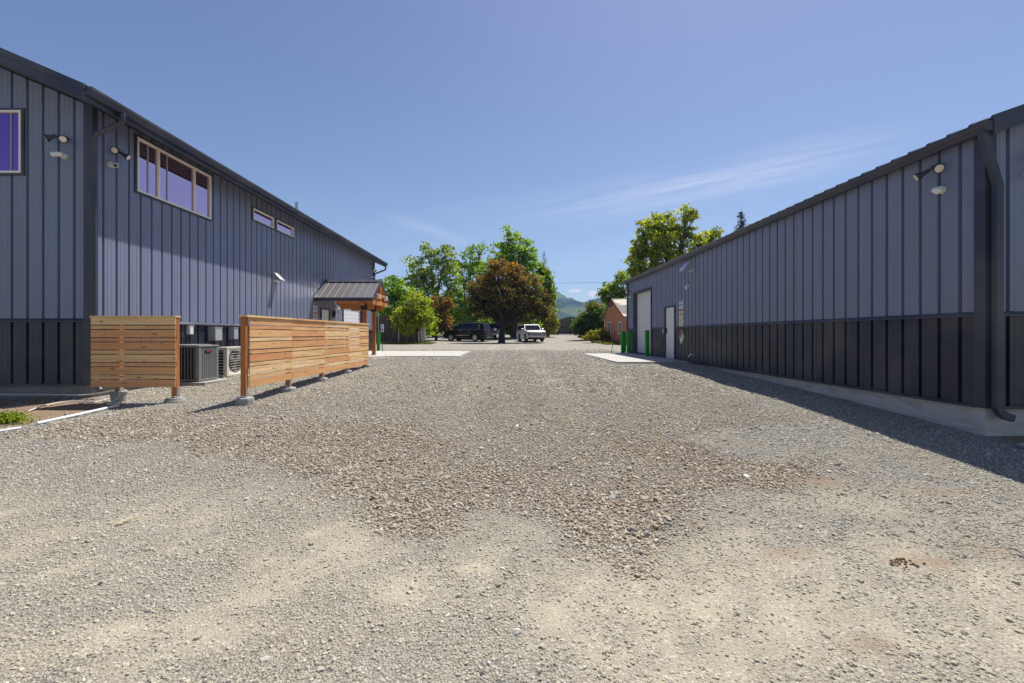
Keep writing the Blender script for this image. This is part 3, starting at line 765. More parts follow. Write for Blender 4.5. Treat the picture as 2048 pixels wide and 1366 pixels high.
ribbed_roof(m, XB2 + .1, XBR, ZB + .04, zroofR(XBR) + .075, 5.86, 23.8, .08, phase=6.33)
rf = m.build('roof', M['roofing'], br, fix=False)
m = MB(); m.bar((XBR, 5.86, zroofR(XBR) + .12), (XBR, 23.8, zroofR(XBR) + .12), .4, .04); m.build('ridge_cap', M['roofing'], rf)
for yy in (5.84, 23.8):
    m = MB(); a = (XBE, zroofR(XBE)); b = (XBR, zroofR(XBR)); c = (XB2 + .1, zroofR(XB2 + .1))
    for p in (a, c): m.prism([(p[0], p[1] - .14), (p[0], p[1] + .11), (b[0], b[1] + .11), (b[0], b[1] - .14)], 'y', yy - .02, yy + .02)
    m.build('rake_fascia', M['trim'], rf)
gutter(XBE, -1, ZB + .04, 5.84, 23.8, br, .12, .13)
m = MB()
P = [(6.33, 5.9, ZB - .09), (6.33, 5.9, ZB - .15), (6.5, 5.89, ZB - .78), (6.5, 5.89, .54), (6.525, 5.885, .475), (6.58, 5.88, .425), (6.66, 5.87, .40)]
for i, (a, b) in enumerate(zip(P[:-1], P[1:])):
    a, b = Vector(a), Vector(b); e = (b - a).normalized() * .022; m.bar(a - e, b + e, .1 - .003 * (i % 2), .075 - .003 * (i % 2), up=(0, 1, 0))
m.build('downspout', M['trim'], br, bevel=.01)
metal_door(br, (XB, 0), (0, 1), (-1, 0), 17.04, 18.02, SL + .005, 2.56, 17.93, 17.1)
roller_door(br, (XB, 0), (0, 1), (-1, 0), 19.82, 22.46, SL + .005, 3.53, .17)

# ------------------------------------------------------------------ lamps, cameras, vents, signs on the walls
def par_head(th, p, d):
    """cone lamp head at p pointing along d, with an arm back to the plate"""
    m = MB(); m.lathe([(-.15, .03), (-.06, .034), (.0, .066), (.022, .069), (.026, .064)], p, d, 18); hd = m.build('lamp_head', M['bronze'], th, smooth=True)
    m = MB(); m.lathe([(.02, .061), (.030, .052), (.034, .02)], p, d, 18); m.build('lens', M['lens'], hd, smooth=True)
def floodlight(label, base, n, heads):
    th = thing('floodlight', label, 'floodlight', base, 'twin floodlights on the metal walls')
    B = Vector(base); n = Vector(n)
    m = MB(); m.lathe([(.0, .065), (.06, .06), (.07, .03)], B, n, 16); m.build('mounting_plate', M['bronze'], th, smooth=True)
    m = MB(); J = B + n * .09
    for p, d in heads:
        q = B + Vector(p) - Vector(d).normalized() * .13
        m.tube([B + n * .05, J, q], .013, 8)
    m.build('arm', M['bronze'], th)
    for p, d in heads: par_head(th, B + Vector(p), d)
def cctv(label, base, n, d, lens='black'):
    th = thing('security_camera', label, 'camera', base, 'white security cameras on the metal walls')
    B = Vector(base); n = Vector(n); d = Vector(d).normalized()
    m = MB(); m.lathe([(.0, .058), (.055, .056), (.07, .03)], B, n, 16); m.build('mounting_base', M['fixture'], th, smooth=True)
    c = B + n * .11
    m = MB(); m.tube([B + n * .06, c], .02, 8); m.build('arm', M['fixture'], th)
    m = MB(); m.lathe([(-.08, .03), (-.06, .045), (.09, .048), (.1, .042)], c + d * .03, d, 16); m.build('camera_body', M['fixture'], th, smooth=True)
    m = MB(); m.lathe([(.098, .036), (.108, .03)], c + d * .03, d, 16); m.build('lens', M[lens], th)
floodlight('twin floodlight on the gable wall beside the corner of the two storey building', (-8.63, YL0, 5.31), (0, -1, 0), [((-.17, -.17, -.04), (-.75, -.45, -.5)), ((.13, -.16, -.06), (.35, -.8, -.4))])
cctv('white camera below the floodlight on the shaded gable wall', (-8.62, YL0, 4.98), (0, -1, 0), (-1, -.25, -.1))
floodlight('twin floodlight on the lane side wall between downspout and wide window', (XL, 9.17, 5.29), (1, 0, 0), [((.15, -.14, -.05), (.25, -.85, -.4)), ((.2, .10, -.09), (.75, .3, -.5))])
cctv('white camera with dark lens below the floodlight near the wide window', (XL, 9.08, 4.97), (1, 0, 0), (.55, -.55, -.35))
floodlight('twin floodlight on the low building high under its gutter', (XB, 6.62, 3.98), (-1, 0, 0), [((-.16, -.14, -.06), (-.25, -.85, -.4)), ((-.22, .12, -.09), (-.7, .45, -.5))])
cctv('round white camera below the floodlight on the low building', (XB, 6.58, 3.64), (-1, 0, 0), (-.45, -.7, -.35), 'fixture')
floodlight('twin floodlight on the end wall of the low building by the downspout', (7.14, YB0, 3.93), (0, -1, 0), [((-.13, -.16, -.05), (-.35, -.8, -.4)), ((.17, -.16, -.05), (.7, -.4, -.5))])
cctv('white camera on the end wall of the low building behind the downspout', (7.02, YB0, 3.67), (0, -1, 0), (-.4, -.8, -.35))
floodlight('twin floodlight on the far corner above the porch roof', (XL, 26.85, 5.42), (1, 0, 0), [((.16, -.14, -.05), (.4, -.8, -.4)), ((.18, .13, -.06), (.7, .5, -.4))])
cctv('white camera on the far corner above the porch roof', (XL, 26.8, 4.97), (1, 0, 0), (.5, -.7, -.3))
cctv('white camera hanging by the roller door under the porch', (XL, 21.4, 2.72), (1, 0, 0), (.6, -.7, -.3))
floodlight('small twin floodlight at the far end of the low building', (XB, 23.45, 3.75), (-1, 0, 0), [((-.16, -.13, -.03), (-.4, -.8, -.3)), ((-.16, .13, -.03), (-.7, .4, -.3))])
cctv('white camera at the far end of the low building beside the roller door', (XB, 23.2, 3.45), (-1, 0, 0), (-.5, -.7, -.3))
# jar lamp
th = thing('wall_lamp', 'small white jar lamp on the low building above the signs', 'lamp', (XB, 15.75, 3.12))
m = MB(); m.lathe([(.0, .045), (.04, .045), (.06, .03)], (XB, 15.75, 3.22), (-1, 0, 0), 14); m.build('mounting_plate', M['fixture'], th, smooth=True)
m = MB(); m.lathe([(0, .03), (.02, .045), (.12, .045), (.15, .03), (.155, .01)], (XB - .09, 15.75, 3.24), (0, 0, -1), 16); m.build('lamp_globe', M['lens'], th, smooth=True)
# wedge vent hoods
def hood(label, x, y, z, s, out, hgt, wid):
    th = thing('vent_hood', label, 'vent', (x, y, z), 'wedge shaped vent hoods on the walls')
    b = x + s * .02
    m = MB(); m.prism([(b, z + hgt), (b, z), (b + s * out, z), (b + s * out, z + .04), (b + s * .03, z + hgt)], 'y', y - wid / 2, y + wid / 2); m.build('hood', M['galv'], th, bevel=.006)
    m = MB(); m.box(min(x + s * .002, b), max(x + s * .002, b), y - wid / 2 - .04, y + wid / 2 + .04, z - .03, z + hgt + .04); m.build('wall_flange', M['galv'], th)
hood('wedge vent hood on the two storey building above the slatted screen', XL, 15.6, 3.38, 1, .26, .26, .26)
hood('wedge vent hood on the low building just under its gutter', XB, 15.5, 3.72, -1, .34, .42, .40)
# signs
def sign(label, x, s, y0, y1, z0, z1, kind):
    th = thing('sign', label, 'sign', (x + s * .04, (y0 + y1) / 2, z0), 'safety signs beside the doors')
    d0 = x + s * .006; d1 = x + s * .014
    def slab_(m, a, b, c, d, k=0): m.box(min(d1 + s * .001 * k, d1 + s * .001 * (k + 1.5)), max(d1 + s * .001 * k, d1 + s * .001 * (k + 1.5)), a, b, c, d)
    m = MB(); m.box(min(d0, d1), max(d0, d1), y0, y1, z0, z1); m.build('board', M['white'], th)
    h = z1 - z0; w_ = y1 - y0
    for (c, fa, fb) in kind:
        m = MB(); slab_(m, y0 + .01, y1 - .01, z0 + h * fa, z0 + h * fb); m.build('colour_band', M[c], th)
    m = MB(); used = [(fa, fb) for _, fa, fb in kind]; zz = .07
    while zz < .94:
        if not any(fa - .05 < zz < fb + .02 for fa, fb in used):
            ins = random.uniform(.12, .25) * w_
            slab_(m, y0 + ins, y1 - ins, z0 + h * zz, z0 + h * (zz + .035))
        zz += .085
    m.build('small_print', M['ink'], th)
NOT = [('blue', .80, .98), ('blue', .36, .50)]; DAN = [('signred', .82, .99), ('signred', .40, .53)]; CAU = [('yellow', .80, .97), ('yellow', .38, .52)]
for x, s, ya, yb, nm in ((XB, -1, 16.22, 16.6, 'beside the white door'), (XL, 1, 18.63, 19.0, 'under the porch roof')):
    sign('white and blue notice sign, topmost of the column ' + nm, x, s, ya, yb, 2.44, 2.80, NOT)
    sign('white and red warning sign in the middle of the column ' + nm, x, s, ya, yb, 2.10, 2.43, DAN)
    sign('white and yellow caution sign lowest of the column ' + nm, x, s, ya, yb, 1.76 if s < 0 else 1.74, 2.09, CAU)
sign('small blue and white sign between the sign column and the porch door', XL, 1, 19.08, 19.33, 1.86, 2.22, [('blue', .55, .97)])
# fire diamond
th = thing('hazard_sign', 'diamond hazard sign of red, yellow, blue and white quarters', 'sign', (XB - .04, 16.38, 1.15))
cy, cz_, hh = 16.38, 1.42, .25
for nm, col, oy, oz in (('red_quarter', 'signred', 0, .5), ('yellow_quarter', 'yellow', -.5, 0), ('blue_quarter', 'blue', .5, 0), ('white_quarter', 'white', 0, -.5)):
    a, b = cy + oy * hh, cz_ + oz * hh; q = hh * .5 - .004
    m = MB(); m.prism([(a, b - q), (a + q, b), (a, b + q), (a - q, b)], 'x', XB - .026, XB - .018); m.build(nm, M[col], th)
m = MB(); q = hh + .02; m.prism([(cy, cz_ - q), (cy + q, cz_), (cy, cz_ + q), (cy - q, cz_)], 'x', XB - .018, XB - .006); m.build('backing', M['white'], th)
# keypad and conduit by the porch door, lock box by the other door, hose tap
th = thing('keypad_box', 'black keypad box with white cover beside the porch door', 'keypad', (XL, 20.8, 2.3))
m = MB(); m.box(XL + .005, XL + .10, 20.7, 20.9, 2.3, 2.6); m.build('housing', M['black'], th, bevel=.01)
m = MB(); m.box(XL + .1, XL + .15, 20.76, 20.9, 2.33, 2.46); m.build('cover', M['fixture'], th, bevel=.01)
th = thing('conduit', 'thin white conduit pipe running up beside the porch keypad', 'pipe', (XL, 21.1, .6))
m = MB(); m.tube([(XL + .03, 21.05, SL), (XL + .03, 21.05, 2.7)], .018, 8); m.build('pipe', M['pvc'], th)
m = MB(); m.box(XL + .005, XL + .11, 21.0, 21.1, 2.7, 2.82); m.build('junction_box', M['fixture'], th)
th = thing('lock_box', 'small silver lock box on the frame of the white door', 'lock box', (XB, 18.12, 1.55))
m = MB(); m.box(XB - .085, XB - .036, 18.1, 18.2, 1.55, 1.72); m.build('case', M['galv'], th, bevel=.012)
m = MB(); m.tube([(XB - .06, 18.11, 1.72), (XB - .06, 18.13, 1.78), (XB - .06, 18.17, 1.78), (XB - .06, 18.19, 1.72)], .007, 6); m.build('shackle', M['galv'], th)
th = thing('hose_tap', 'small white outlet pipe low on the dark wainscot near the sign', 'tap', (XB, 15.3, .75))
m = bentpipe([(XB, 15.3, .80), (XB - .16, 15.3, .80), (XB - .19, 15.3, .72)], .022); m.build('pipe', M['pvc'], th, smooth=True)
m = MB(); m.lathe([(0, .03), (.015, .03)], (XB - .1, 15.3, .835), (0, 0, 1), 10); m.tube([(XB - .1, 15.3, .8), (XB - .1, 15.3, .84)], .008, 6); m.build('handle', M['galv'], th)

# ------------------------------------------------------------------ porch
PX0, PX1, PYC = XL + .04, -5.6, 19.87
po = thing('porch', 'gabled timber porch with ribbed grey metal roof over the side door', 'porch', (-6.8, 19.87, SL))
zr, ze, hw = 3.90, 2.93, 1.24
m = MB()
for s in (-1, 1):
    us = []; k = 0; x = PX0
    prof = [(PX0, 0)]
    c = PX0 + .2
    while c < PX1 - .05:
        prof += [(c - .03, 0), (c - .014, .022), (c + .014, .022), (c + .03, 0)]; c += .31
    prof.append((PX1, 0))
    for (a, da), (b, db) in zip(prof[:-1], prof[1:]):
        e = PYC + s * (hw + .04)
        m.quad((a, e, ze + .10 + da), (b, e, ze + .10 + db), (b, PYC, zr + db), (a, PYC, zr + da))
    m.quad((PX0, PYC + s * (hw + .04), ze + .07), (PX1, PYC + s * (hw + .04), ze + .07), (PX1, PYC, zr - .03), (PX0, PYC, zr - .03))
rf = m.build('roof', plain('porch_roofing', (.20, .19, .185), .35, .3, var=.08, sc=3), po, fix=False)
for s in (-1, 1):
    m = MB(); m.add([(PX0, PYC + s * hw, ze + .048), (PX1 - .03, PYC + s * hw, ze + .048), (PX1 - .03, PYC, zr - .045), (PX0, PYC, zr - .045), (PX0, PYC + s * hw, ze + .032), (PX1 - .03, PYC + s * hw, ze + .032), (PX1 - .03, PYC, zr - .062), (PX0, PYC, zr - .062)], [(0, 1, 2, 3), (7, 6, 5, 4), (0, 4, 5, 1), (1, 5, 6, 2), (2, 6, 7, 3), (3, 7, 4, 0)], .5, [(p, q, 0) for p, q in ((0, 0), (2.4, 0), (2.4, 1.5), (0, 1.5))] * 2); m.useg = True
    m.build('roof_decking', M['timber'], rf)
m = MB()
m.prism([(PYC - .17, zr - .085), (PYC - .17, zr - .065), (PYC, zr + .055), (PYC + .17, zr - .065), (PYC + .17, zr - .085), (PYC, zr + .03)], 'x', PX0, PX1 + .02); m.build('ridge_cap', M['trim'], rf)
for s in (-1, 1):
    m = MB(); y = PYC + s * (hw + .04); m.box(PX0, PX1 + .02, min(y, y + s * .03), max(y, y + s * .03), ze - .03, ze + .115); m.build('eave_fascia', M['trim'], rf)
m = MB()
for s in (-1, 1): m.bar((PX1 + .012, PYC + s * (hw + .05), ze + .04), (PX1 + .012, PYC, zr - .02), .03, .13, up=(0, 0, 1))
m.build('rake_trim', M['trim'], rf)
m = MB()
for s in (-1, 1): m.bar((PX1 - .05, PYC + s * hw, ze - .0), (PX1 - .05, PYC, zr - .10), .06, .16)
m.build('barge_board', M['timber'], po)
x = PX0 + .15
while x < PX1 - .2:
    m = MB()
    for s in (-1, 1): m.bar((x, PYC + s * (hw + .0), ze - .02), (x, PYC, zr - .12), .06, .13)
    m.build('rafter', M['timber'], po); x += .52
for y in (19.15 + .07, 20.57):
    m = MB(); m.bar((PX0 + .9, y, 2.72), (PX1 - .12, y, 2.72), .14, .24); m.build('beam', M['timber'], po)
    m = MB(); m.box(-6.20, -6.05, y - .075, y + .075, SL + .03, 2.60, grain='z'); m.build('post', M['cedar_post'], po, bevel=.006)
    m = MB(); m.box(-6.22, -6.03, y - .095, y + .095, SL, SL + .06); m.build('post_base', M['galv'], po)
m = MB(); m.bar((-6.125, PYC - hw + .05, 2.83), (-6.125, PYC + hw - .05, 2.83), .12, .18); m.build('tie_beam', M['timber'], po)
m = MB(); m.bar((PX1 - .05, PYC - hw + .08, 2.87), (PX1 - .05, PYC + hw - .08, 2.87), .09, .16); m.bar((PX1 - .05, PYC - .72, 3.22), (PX1 - .05, PYC + .72, 3.22), .07, .14); m.build('collar_tie', M['timber'], po)
m = MB(); m.bar((PX1 - .05, PYC, 2.95), (PX1 - .05, PYC, zr - .1), .1, .1, up=(0, 1, 0)); m.build('king_post', M['timber'], po)
m = MB()
for s in (-1, 1): m.box(-6.25, -6.0, PYC + s * .68 - .1, PYC + s * .68 + .1, 2.56, 2.80)
m.build('post_bracket', M['black'], po)
for k, (yy, zz) in enumerate(((PYC - .62, 3.05), (PYC + .55, 3.05))):
    th = thing('porch_lamp', ('boxy white lamp under the front slope of the porch gable', 'boxy white lamp under the rear slope of the porch gable')[k], 'lamp', (PX1, yy, zz), 'lamps in the porch gable')
    m = MB(); m.box(PX1 - .0, PX1 + .12, yy - .09, yy + .09, zz, zz + .2); m.build('housing', M['fixture'], th, bevel=.015)
    m = MB(); m.box(PX1 + .12, PX1 + .135, yy - .07, yy + .07, zz + .02, zz + .18); m.build('lens', M['lens'], th)

# ------------------------------------------------------------------ slatted screens
ROWS = [.132, .062] * 5 + [.132]
def footing(parent, x, y, z0, z1, r0, r1, shape='block'):
    m = MB()
    if shape == 'block':
        m.lathe([(0, r0), (z1 - z0 - .03, r1 * 1.08), (z1 - z0, r1)], (x, y, z0), (0, 0, 1), 4 if False else 8)
    elif shape == 'bucket':
        m.lathe([(0, r0), (z1 - z0 - .02, r1), (z1 - z0 - .02, r1 * 1.06), (z1 - z0, r1 * 1.06), (z1 - z0 + .004, r1 * .93)], (x, y, z0), (0, 0, 1), 20)
    else:
        m.lathe([(0, r0), ((z1 - z0) * .55, r0 * 1.15), (z1 - z0 - .02, r1), (z1 - z0, r1 * .97)], (x, y, z0), (0, 0, 1), 18)
    return m.build('concrete_footing', M['pier'], parent, smooth=shape != 'block', bevel=.008 if shape == 'block' else 0)
# long screen, boards face the lane
sc = thing('slatted_screen', 'long cedar slatted screen of four bays running beside the building', 'fence', (-4.7, 8, .3))
PY = [7.98, 9.52, 11.1, 12.7, 14.3]
def fx(y): return -4.70 + (y - 7.98) / (14.3 - 7.98) * .2
ZT = CZ + .315
for i in range(4):
    a, b = PY[i] + (.045 if i == 0 else 0), PY[i + 1]
    m = MB(); z = ZT - .0
    for k, h in enumerate(ROWS):
        z1 = z; z0 = z - h; z = z0 - .0165
        tn = random.random()
        jz = random.uniform(-.004, .004); j2 = random.uniform(-.004, .004)
        x0, x1 = fx(a) + .05, fx(b) + .05
        th_ = random.uniform(.016, .021); off = random.random() * 40
        vs = []; gcs = []
        for yy, xx, jj in ((a + .002, x0, jz), (b - .002, x1, j2)):
            for dx, zz in ((0, z0), (th_, z0), (th_, z1), (0, z1)):
                vs.append((xx + dx, yy, zz + jj)); gcs.append((yy + off, dx + off * 1.3, zz))
        m.useg = True
        m.add(vs, [(0, 1, 2, 3), (7, 6, 5, 4), (0, 4, 5, 1), (1, 5, 6, 2), (2, 6, 7, 3), (3, 7, 4, 0)], tn, gcs)
    m.build('slat_panel', M['cedar'], sc)
for i, y in enumerate(PY):
    x = fx(y); gy = gz(x, y)
    top = gy + (.13 if i == 0 else .08)
    yc = y + (.0 if i == 0 else -.03)
    m = MB(); m.box(x - .045, x + .045, yc - .045, yc + .045, top + .03, ZT, tone=.4, grain='z'); m.build('post', M['cedar_post'], sc, bevel=.004)
    m = MB(); m.box(x + .046, x + .051, yc - .03, yc + .03, top - .04, top + .17); m.box(x - .051, x - .046, yc - .03, yc + .03, top - .04, top + .17); m.box(x - .05, x + .05, yc - .04, yc + .04, top + .015, top + .03); m.build('post_bracket', M['galv'], sc)
    footing(sc, x + .01, yc, gy - .08, top, .17, .14, 'block')
m = MB()
for i in range(4): m.bar((fx(PY[i]) + .015, PY[i] - (.06 if i == 0 else 0), ZT + .018), (fx(PY[i + 1]) + .015, PY[i + 1] + (.03 if i == 3 else -.003), ZT + .018), .145, .034, tone=random.uniform(.4, .9))
m.build('cap_rail', M['cedar'], sc)
# short screen, boards face the camera
YS = 8.25
sp_ = thing('slatted_screen', 'short cedar slatted screen standing by the building corner', 'fence', (-6.9, YS, .3))
m = MB(); z = ZT - .0
for k, h in enumerate(ROWS):
    m.box(-7.69, -6.125 + random.uniform(-.006, .006), YS - .02, YS - .001, z - h, z, tone=random.random() * .8, grain='x'); z -= h + .0185
m.build('slat_panel', M['cedar'], sp_)
for x, shp in ((-7.22, 'bucket'), (-6.168, 'dome')):
    gy = gz(x, YS + .045); top = gy + (.19 if shp == 'bucket' else .07)
    m = MB(); m.box(x - .045, x + .045, YS, YS + .09, top + .03, ZT, tone=.5, grain='z'); m.build('post', M['cedar_post'], sp_, bevel=.004)
    m = MB(); m.box(x + .046, x + .052, YS + .01, YS + .08, top - .03, top + .2); m.box(x - .052, x - .046, YS + .01, YS + .08, top - .03, top + .2); m.build('post_bracket', M['galv'], sp_)
    footing(sp_, x, YS + .03, gy - .06, top, .095 if shp == 'bucket' else .15, .13 if shp == 'bucket' else .155, shp)
m = MB(); m.box(-7.70, -6.115, YS - .035, YS + .11, ZT + .001, ZT + .032, tone=.7, grain='x'); m.build('cap_rail', M['cedar'], sp_)

# ------------------------------------------------------------------ condensers and boxes
def padz(x, y, h): return gz(x, y) + h
ac = thing('air_conditioner', 'square dark grey air conditioner with louvred sides behind the screens', 'air conditioner', (-7.55, 10.75, .35))
x0, x1, y0, y1 = -7.94, -7.19, 10.40, 11.12; zb = .40; zt = 1.255
m = MB(); m.box(x0 - .06, x1 + .22, y0 - .12, y1 + .15, .20, zb - .012); m.build('concrete_pad', M['pier'], ac, bevel=.01)
m = MB(); m.box(x0 + .04, x1 - .04, y0 + .04, y1 - .04, zb + .03, zt - .04); m.build('coil', M['acdark'], ac)
m = MB()
for (a, b) in ((x0, y0), (x1 - .09, y0), (x0, y1 - .09), (x1 - .09, y1 - .09)): m.box(a, a + .09, b, b + .09, zb + .05, zt - .055)
m.box(x0, x1, y0, y1, zb, zb + .05); m.box(x0 - .008, x1 + .008, y0 - .008, y1 + .008, zt - .055, zt - .012)
m.build('cabinet_frame', M['acgrey'], ac, bevel=.012)
m = MB()
for k in range(8):
    a = x0 + .12 + k * (x1 - x0 - .24) / 7; m.box(a - .008, a + .008, y0 + .004, y0 + .02, zb + .05, zt - .055)
m.build('guard_bars', M['acgrey'], ac)
m = MB()
for k in range(9):
    a = y0 + .085 + k * (y1 - y0 - .17) / 8; m.box(x1 - .012, x1 - .002, a - .012, a + .012, zb + .05, zt - .055)
for c in range(8):
    for r in range(30):
        a = y0 + .103 + c * (y1 - y0 - .17) / 8; zz = zb + .07 + r * .0245
        m.quad((x1 - .03, a, zz + .02), (x1 - .03, a + .045, zz + .02), (x1 - .004, a + .045, zz), (x1 - .004, a, zz))
m.build('louvre_panel', M['acgrey'], ac)
m = MB(); m.lathe([(0, .36), (.012, .36), (.02, .30)], ((x0 + x1) / 2, (y0 + y1) / 2, zt - .012), (0, 0, 1), 24); m.build('fan_guard', M['acgrey'], ac)
m = MB(); m.box(x1 - .002, x1 + .008, 10.62, 10.83, 1.07, 1.125); bd = m.build('badge', M['black'], ac)
m = MB(); m.prism([(10.65, 1.084), (10.80, 1.088), (10.815, 1.105), (10.68, 1.11)], 'x', x1 + .0075, x1 + .010); m.build('badge_mark', M['signred'], bd)

hp = thing('heat_pump', 'beige heat pump with round fan grille beside the dark air conditioner', 'heat pump', (-7.45, 12.05, .4))
x0, x1, y0, y1 = -7.66, -7.30, 11.62, 12.58; zb = .40; zt = 1.165
m = MB(); m.box(x0 - .05, x1 + .2, y0 - .1, y1 + .1, .24, zb - .05); m.build('concrete_pad', M['pier'], hp, bevel=.01)
fc, fz, fr_ = y0 + .42, zb + .39, .30
m = MB(); m.box(x0 + .03, x1 - .05, y0 + .03, y1 - .02, zb + .02, zt - .02); m.build('inner_coil', M['acdark'], hp)
m = MB()   # front sheet with a round opening
N = 32; outer = []
ring = [(fc + fr_ * math.cos(2 * math.pi * k / N), fz + fr_ * math.sin(2 * math.pi * k / N)) for k in range(N)]
def sq(k):
    a = 2 * math.pi * k / N; c, s_ = math.cos(a), math.sin(a); q = 1 / max(abs(c), abs(s_))
    return (fc + c * q * .345, fz + s_ * q * .345)
for k in range(N):
    k2 = (k + 1) % N; A, B = ring[k], ring[k2]; C, D = sq(k2), sq(k)
    m.quad((x1 - .04, *A), (x1 - .04, *B), (x1, *C), (x1, *D))
for a, b, c, d in ((y0, fc - .345, zb, zt - .03), (fc + .345, y1, zb, zt - .03), (fc - .345, fc + .345, zb, fz - .345), (fc - .345, fc + .345, fz + .345, zt - .03)):
    m.box(x1 - .03, x1, a, b, c, d)
m.box(x0, x1 + .006, y0 - .006, y1 + .006, zt - .03, zt); m.box(x0, x0 + .03, y0, y1, zb, zt - .03); m.box(x0 + .03, x1 - .03, y1 - .02, y1, zb, zt - .03)
m.box(x0 + .03, x1 - .03, y0, y0 + .03, zb, zb + .05); m.box(x0 + .27, x1 - .03, y0, y0 + .03, zb + .05, zt - .03); m.box(x0 + .03, x0 + .27, y0, y0 + .03, zt - .08, zt - .03)
m.build('cabinet', M['beige'], hp)
m = MB()
for k in range(8): m.box(x0 + .03, x0 + .27, y0 + .004, y0 + .02, zb + .11 + k * .075, zb + .125 + k * .075)
m.box(x0 + .09, x0 + .105, y0 + .002, y0 + .022, zb + .05, zt - .08)
m.build('side_grille', M['beige'], hp)
m = MB()
for k in range(9):
    dz = -.27 + k * .0675; hw_ = math.sqrt(max(.001, fr_ ** 2 - dz ** 2)); m.box(x1 - .012, x1 - .002, fc - hw_, fc + hw_, fz + dz - .006, fz + dz + .006)
m.build('fan_grille', M['beige'], hp)
m = MB()
for k in range(3):
    a = k * 2.094 + .3
    pts = [(fc + .05 * math.cos(a), fz + .05 * math.sin(a)), (fc + .27 * math.cos(a - .35), fz + .27 * math.sin(a - .35)), (fc + .28 * math.cos(a + .5), fz + .28 * math.sin(a + .5)), (fc + .06 * math.cos(a + .7), fz + .06 * math.sin(a + .7))]
    m.prism(pts, 'x', x1 - .049, x1 - .043)
m.lathe([(0, .07), (.03, .06)], (x1 - .05, fc, fz), (1, 0, 0), 16); m.build('fan', M['acgrey'], hp)
m = MB()
for yy in (y0 + .15, y1 - .15): m.box(x0, x1 + .02, yy - .03, yy + .03, zb - .05, zb)
m.build('foot', M['acgrey'], hp)

def wallbox(label, y0, y1, z0, z1, dep, mt, cat='electrical box'):
    th = thing('electrical_box', label, cat, (XL + .04, (y0 + y1) / 2, z0), 'electrical boxes above the condensers')
    m = MB(); m.box(XL + .005, XL + .005 + dep, y0, y1, z0, z1); m.build('enclosure', M[mt], th, bevel=.008)
    m = MB(); m.box(XL + .005 + dep, XL + .013 + dep, y0 + .012, y1 - .012, z0 + .012, z1 - .03); m.box(XL + .03, XL + .02 + dep, y0 - .01, y1 + .01, z1, z1 + .015); m.build('cover', M[mt], th, bevel=.004)
    m = bentpipe([(XL + .005 + dep * .5, (y0 + y1) / 2, z0), (XL + .005 + dep * .5, (y0 + y1) / 2, z0 - .3), (XL + .2, (y0 + y1) / 2 + .1, z0 - .42)], .016, 8); m.build('conduit', M['black'], th, smooth=True)
wallbox('small pale disconnect box nearest the short slatted screen', 11.25, 11.40, 1.50, 1.71, .08, 'fixture')
wallbox('larger grey electrical box above the dark air conditioner', 12.05, 12.36, 1.33, 1.69, .2, 'greybox')
wallbox('narrower grey electrical box above the beige heat pump', 12.95, 13.16, 1.36, 1.69, .16, 'greybox')

# ------------------------------------------------------------------ bollards, posts, bits on the ground
def bollard(): 
    th = thing('bollard', 'x', 'bollard', (0, 0, 0), 'green bollards by the doors')
    m = MB(); m.box(-.082, .082, -.082, .082, 0.02, 1.12); m.build('sleeve', M['green'], th, bevel=.012)
    m = MB(); m.prism([(-.082, 1.12), (.082, 1.12), (.05, 1.14), (-.05, 1.14)], 'y', -.08, .08); m.build('cap', M['green'], th)
    m = MB(); m.box(-.1, .1, -.1, .1, 0, .02); m.build('base_plate', M['fixture'], th)
    return th
b0 = bollard()
spots = [(-7.62, 26.5, .53, 'green bollard beside the white post sign at the end of the far slab'), (6.05, 19.15, SL, 'green bollard in front of the white roller door'), (6.27, 22.75, .53, 'green bollard at the far jamb of the roller door'), (6.03, 23.1, .53, 'green bollard beside the leaning black rod'), (6.36, 24.0, .53, 'sunlit green bollard peeping between its two neighbours')]
for i, (x, y, z, lb) in enumerate(spots):
    o = b0 if i == 0 else copy_tree(b0)
    o.location = (x, y, z); o['label'] = lb
th = thing('rod', 'thin black rod leaning by the green bollards', 'rod', (5.3, 22.9, .5))
m = MB(); m.tube([(5.22, 22.2, .55), (5.5, 22.6, 1.52)], .016, 8); m.build('shaft', M['black'], th)
m = MB(); m.tube([(5.5, 22.6, 1.52), (5.52, 22.63, 1.60)], .028, 8); m.build('grip', M['rubber'], th)
th = thing('post_sign', 'small white sign on a thin black post by the far slab', 'sign', (-7.45, 27, .52))
m = MB(); m.box(-7.55, -7.515, 26.98, 27.015, .5, 1.8); m.build('post', M['black'], th)
m = MB(); m.box(-7.62, -7.44, 26.95, 26.975, 1.66, 2.12); bo = m.build('board', M['white'], th)
m = MB(); m.box(-7.59, -7.47, 26.944, 26.95, 1.74, 1.86); m.build('blue_mark', M['blue'], bo)
m = MB(); m.box(-7.58, -7.48, 26.944, 26.95, 1.95, 1.98); m.box(-7.58, -7.48, 26.944, 26.95, 2.02, 2.05); m.build('small_print', M['ink'], bo)
th = thing('wheel_stop', 'short pale concrete wheel stop lying past the slab', 'wheel stop', (-6.6, 28, .5))
m = MB(); m.prism([(-.13, 0), (.13, 0), (.10, .11), (.06, .14), (-.06, .14), (-.10, .11)], 'y', -.9, .9); o = m.build('wheel_stop_block', M['slab'], th, bevel=.01)
th.rotation_euler = (0, 0, R(-22)); th.location = (-6.35, 28.2, .51)
